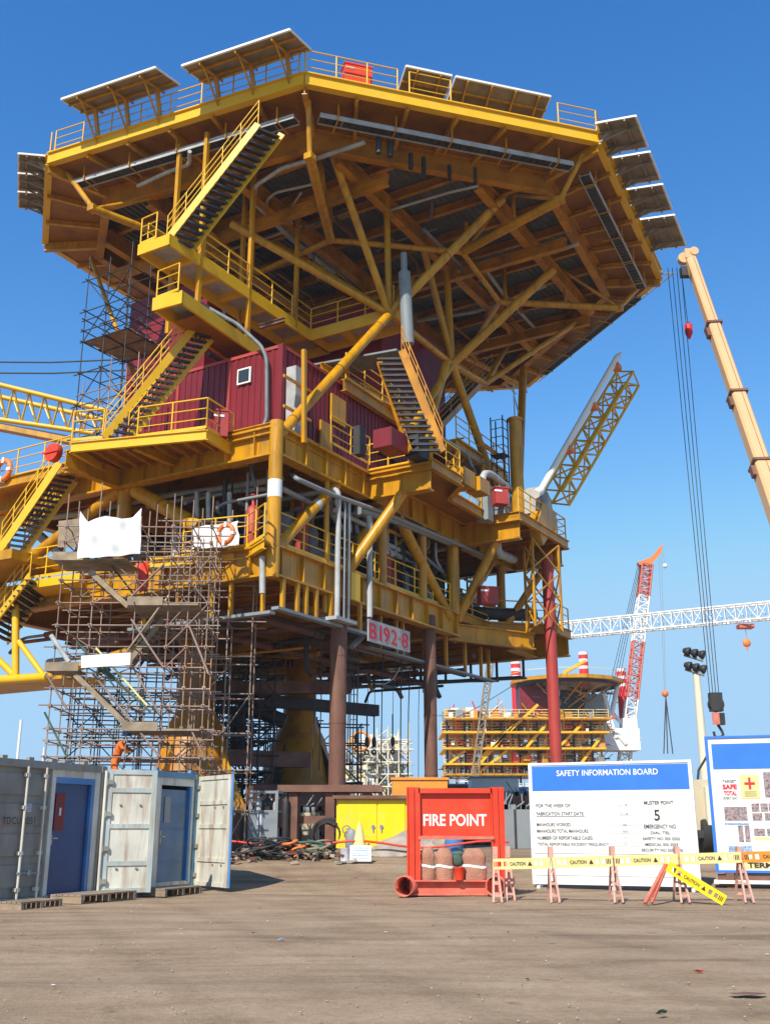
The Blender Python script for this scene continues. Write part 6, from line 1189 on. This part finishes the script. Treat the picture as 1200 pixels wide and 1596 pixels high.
for x0, x1, y, m in ((693, 948, 1122, 'yel'), (688, 945, 1143, 'yel_lit'), (690, 940, 1168, 'yel_lit'), (692, 940, 1192, 'yel_lit'), (693, 940, 1208, 'yel')):
    a, b = fx(x0, y, -4), fx(x1, y, -4); one('deck', m, fpx, 'box', ((a.x + b.x) / 2, FY, a.z), (b.x - a.x, 12, .24)); rail([a + ZV * .3, b + ZV * .3], fpx, m='bary', sp=2, r=.05)
for x in range(696, 945, 14): a, b = fx(x, 1225, -4), fx(x, 1120, -4); one('column', 'yel' if x % 4 else 'dark', fpx, 'tube', Vector((b.x, b.y, a.z)), b, .16, n=8)
for x0, y0, x1, y1 in ((735, 1205, 800, 1130), (750, 1180, 838, 1098), (790, 1170, 745, 1205), (820, 1165, 850, 1130), (870, 1165, 905, 1130), (700, 1190, 725, 1170), (905, 1190, 935, 1150)): one('stairway', 'yel_lit', fpx, 'bar', fx(x0, y0, -5), fx(x1, y1, -5), .2, .35)
mix = [MB() for _ in range(6)]
for k in range(900):
    x = random.uniform(692, 942); y = random.choice([1116, 1137, 1162, 1186, 1204]) + random.uniform(-6, 3); c = fx(x, y, random.uniform(-4.5, 3)); j = random.randrange(6)
    if random.random() < .5: mix[j].box(c, (random.uniform(.2, 1.1), .8, random.uniform(.2, 1.5)))
    else: mix[j].tube(c, c + Vector((random.uniform(-2, 2), 0, random.uniform(-.1, .1) if random.random() < .6 else random.uniform(.5, 2))), random.uniform(.05, .13), n=5)
for k in range(160):
    c = ring[k % 12].lerp(Vector((cx, FY, zc)), random.uniform(.1, .9)) - ZV * random.uniform(.5, 3.4); mix[(0, 2, 4)[k % 3]].tube(c, c + Vector((random.uniform(-1.5, 1.5), random.uniform(-1.5, 1.5), random.uniform(-1.2, 1.2))), random.uniform(.05, .1), n=5)
for k in range(120):
    x = random.uniform(694, 940); c = fx(x, 1215, -5.5); c.z = random.uniform(1, 8); mix[4].tube(c, c + ZV * random.uniform(1, 4), .05, n=4); mix[1].tube(c, c + Vector((random.uniform(1, 4), 0, 0)), .05, n=4)
for j, m in enumerate(('yel', 'white', 'dark', 'redb', 'gray', 'oran')): o = mix[j].build('deck_equipment', m, fpx); o['kind'] = 'stuff'
one('crane_arm', 'yel_lit', fpx, 'bar', fx(880, 1048), fx(912, 1030, -2), .3, .4); one('crane_arm', 'yel_lit', fpx, 'tube', fx(880, 1062), fx(880, 1046), .3, n=8)
rj = MB(); rj.tube(fx(735, 1195, -20), fx(770, 1010, -20), .35, n=6)
pb = thing('lattice_boom', fx(740, 1210, -30), 'thin weathered lattice boom leaning between the far pile and the distant platform', 'crane boom'); lattice('boom', YY(740, 1210, 105), YY(767, 1010, 105), .6, .6, 14, 'plank', pb, r=.07, r2=.04, up=Vector((1, 0, 0)))
ch = MB(); ch.sweep([YY(690, 1128, 140), YY(740, 1105, 140), YY(800, 1068, 140)], .05, 5); tag(ch.build('distant_cable', 'dark'), 'thin dark cable slanting up to the distant helideck', 'cable')
# pale far module seen between the piles
g = YY(582, 1215, 90); scaffold('scaffold_bay', (YY(555, 1200, 90).x, 90, .7), [0, .9, 1.8, 2.7, 3.6, 4.5], [0, 2, 4], .7, [1.8, 2.8, 3.8, 4.8, 5.8, 6.8, 7.8, 8.6], 0.02, 'pale far scaffold packed with pipework between the two brown piles', m='cream', diag=.6, r=.06, seed=31)
fm2 = thing('distant_module', (g.x, 93, .7), 'far cluttered pipework module wrapped in pale scaffold between the piles', 'module'); mix = [MB() for _ in range(5)]
for k in range(240):
    c = YY(random.uniform(538, 626), random.uniform(1145, 1240), 92 + random.uniform(-1, 2)); j = random.randrange(5)
    (mix[j].box(c, (random.uniform(.15, .6), .5, random.uniform(.15, .7))) if random.random() < .5 else mix[j].tube(c, c + Vector((random.uniform(-1, 1), 0, random.uniform(-.8, .8))), .06, n=5))
for j, m in enumerate(('cream', 'lgray', 'white', 'gray', 'bary')): o = mix[j].build('pipework', m, fm2); o['kind'] = 'stuff'
for x in (562, 590, 610): a = YY(x, 1215, 91); one('vessel', 'cream', fm2, 'tube', (a.x, 93, .7), (a.x, 93, YY(x, 1165, 91).z), .5, n=14)
tag(MB().torus(YY(562, 1155, 88), .75, .12, (.3, 1, 0), 20, 6).build('ring_frame', 'oran'), 'pale yellow ring frame standing above the far module', 'ring frame')
# left far scaffold hints beyond the resting boom and small litter in the foreground
for i, (x, y, m, l) in enumerate(((438, 1466, 'photob', 'crumpled pale plastic scrap lying on the bare ground'), (1088, 1516, 'lred', 'small crumpled pink red wrapper on the ground at the right'), (1030, 1582, 'green', 'small green scrap on the ground at the bottom right'))):
    c = aZ(x, y, 0.0); n = 7; v = [c + Vector((random.uniform(-.06, .06), random.uniform(-.045, .045), random.uniform(.0, .04) + .005)) for _ in range(10)]; mb = MB(); mb.add(v, [(k, (k + 1) % 10, (k + 3) % 10) for k in range(10)]); tag(mb.build('litter', m), l, 'litter')
mb = MB(); c = aZ(1165, 1549, .004); n = 20; mb.add([c + Vector((.17 * cos(2 * pi * k / n) * (1 + .15 * sin(k * 2.3)), .09 * sin(2 * pi * k / n) * (1 + .2 * sin(k * 1.7)), .003)) for k in range(n)], [tuple(range(n))]); o = tag(mb.build('ground_stain', 'brown'), kind='structure')

random.seed(91)
for i, (x, Y, w, h, m, l) in enumerate(((800, 44, 1.6, 1.5, 'gray', 'grey equipment crate just right of the fire point'), (815, 50, 1.2, 2.2, 'brown', 'brown upright crate between the fire point and safety board'), (790, 56, 2.4, 1.0, 'plank', 'low timber crate behind the fire point right post'), (380, 40, 1.4, 1.2, 'brown', 'brown crate in the shade left of the gas rack'), (470, 38.5, 1.2, 1.3, 'beige', 'beige crate between the gas rack and the yellow cabinet'))):
    a = aY(x, 1290, Y); t = thing('equipment_crate', (a.x, Y, .7), l, 'crate', 'crates in the yard'); one('crate_body', m, t, 'box', (a.x, Y, .7 + h / 2), (w, 1.2, h))
    for k in (-1, 0, 1): one('batten', 'dark', t, 'box', (a.x + k * (w / 2 - .05), Y - .63, .7 + h / 2), (.08, .05, h + .02))
    mb = MB()
    for k in range(9): p = Vector((a.x + random.uniform(-w / 2, w / 2), Y - .2, .7 + h)); mb.tube(p, p + Vector((random.uniform(-.5, .5), 0, random.uniform(.2, .7))), .03, n=5); mb.box(p + ZV * .1, (.2, .2, .2))
    o = mb.build('loose_parts', 'gray', t); o['kind'] = 'stuff'
# ================================================================== HAZE
hz_ = bpy.data.materials.new('haze_air'); hz_.use_nodes = True; hz_.node_tree.nodes.clear(); pv = hz_.node_tree.nodes.new('ShaderNodeVolumePrincipled'); pv.inputs['Color'].default_value = (.80, .88, 1, 1); pv.inputs['Density'].default_value = .0003
ho_ = hz_.node_tree.nodes.new('ShaderNodeOutputMaterial'); hz_.node_tree.links.new(pv.outputs[0], ho_.inputs['Volume'])
hb_ = MB(); hb_.box((0, 650, 22), (2400, 1700, 46)); hb_.build('haze', hz_)['kind'] = 'stuff'
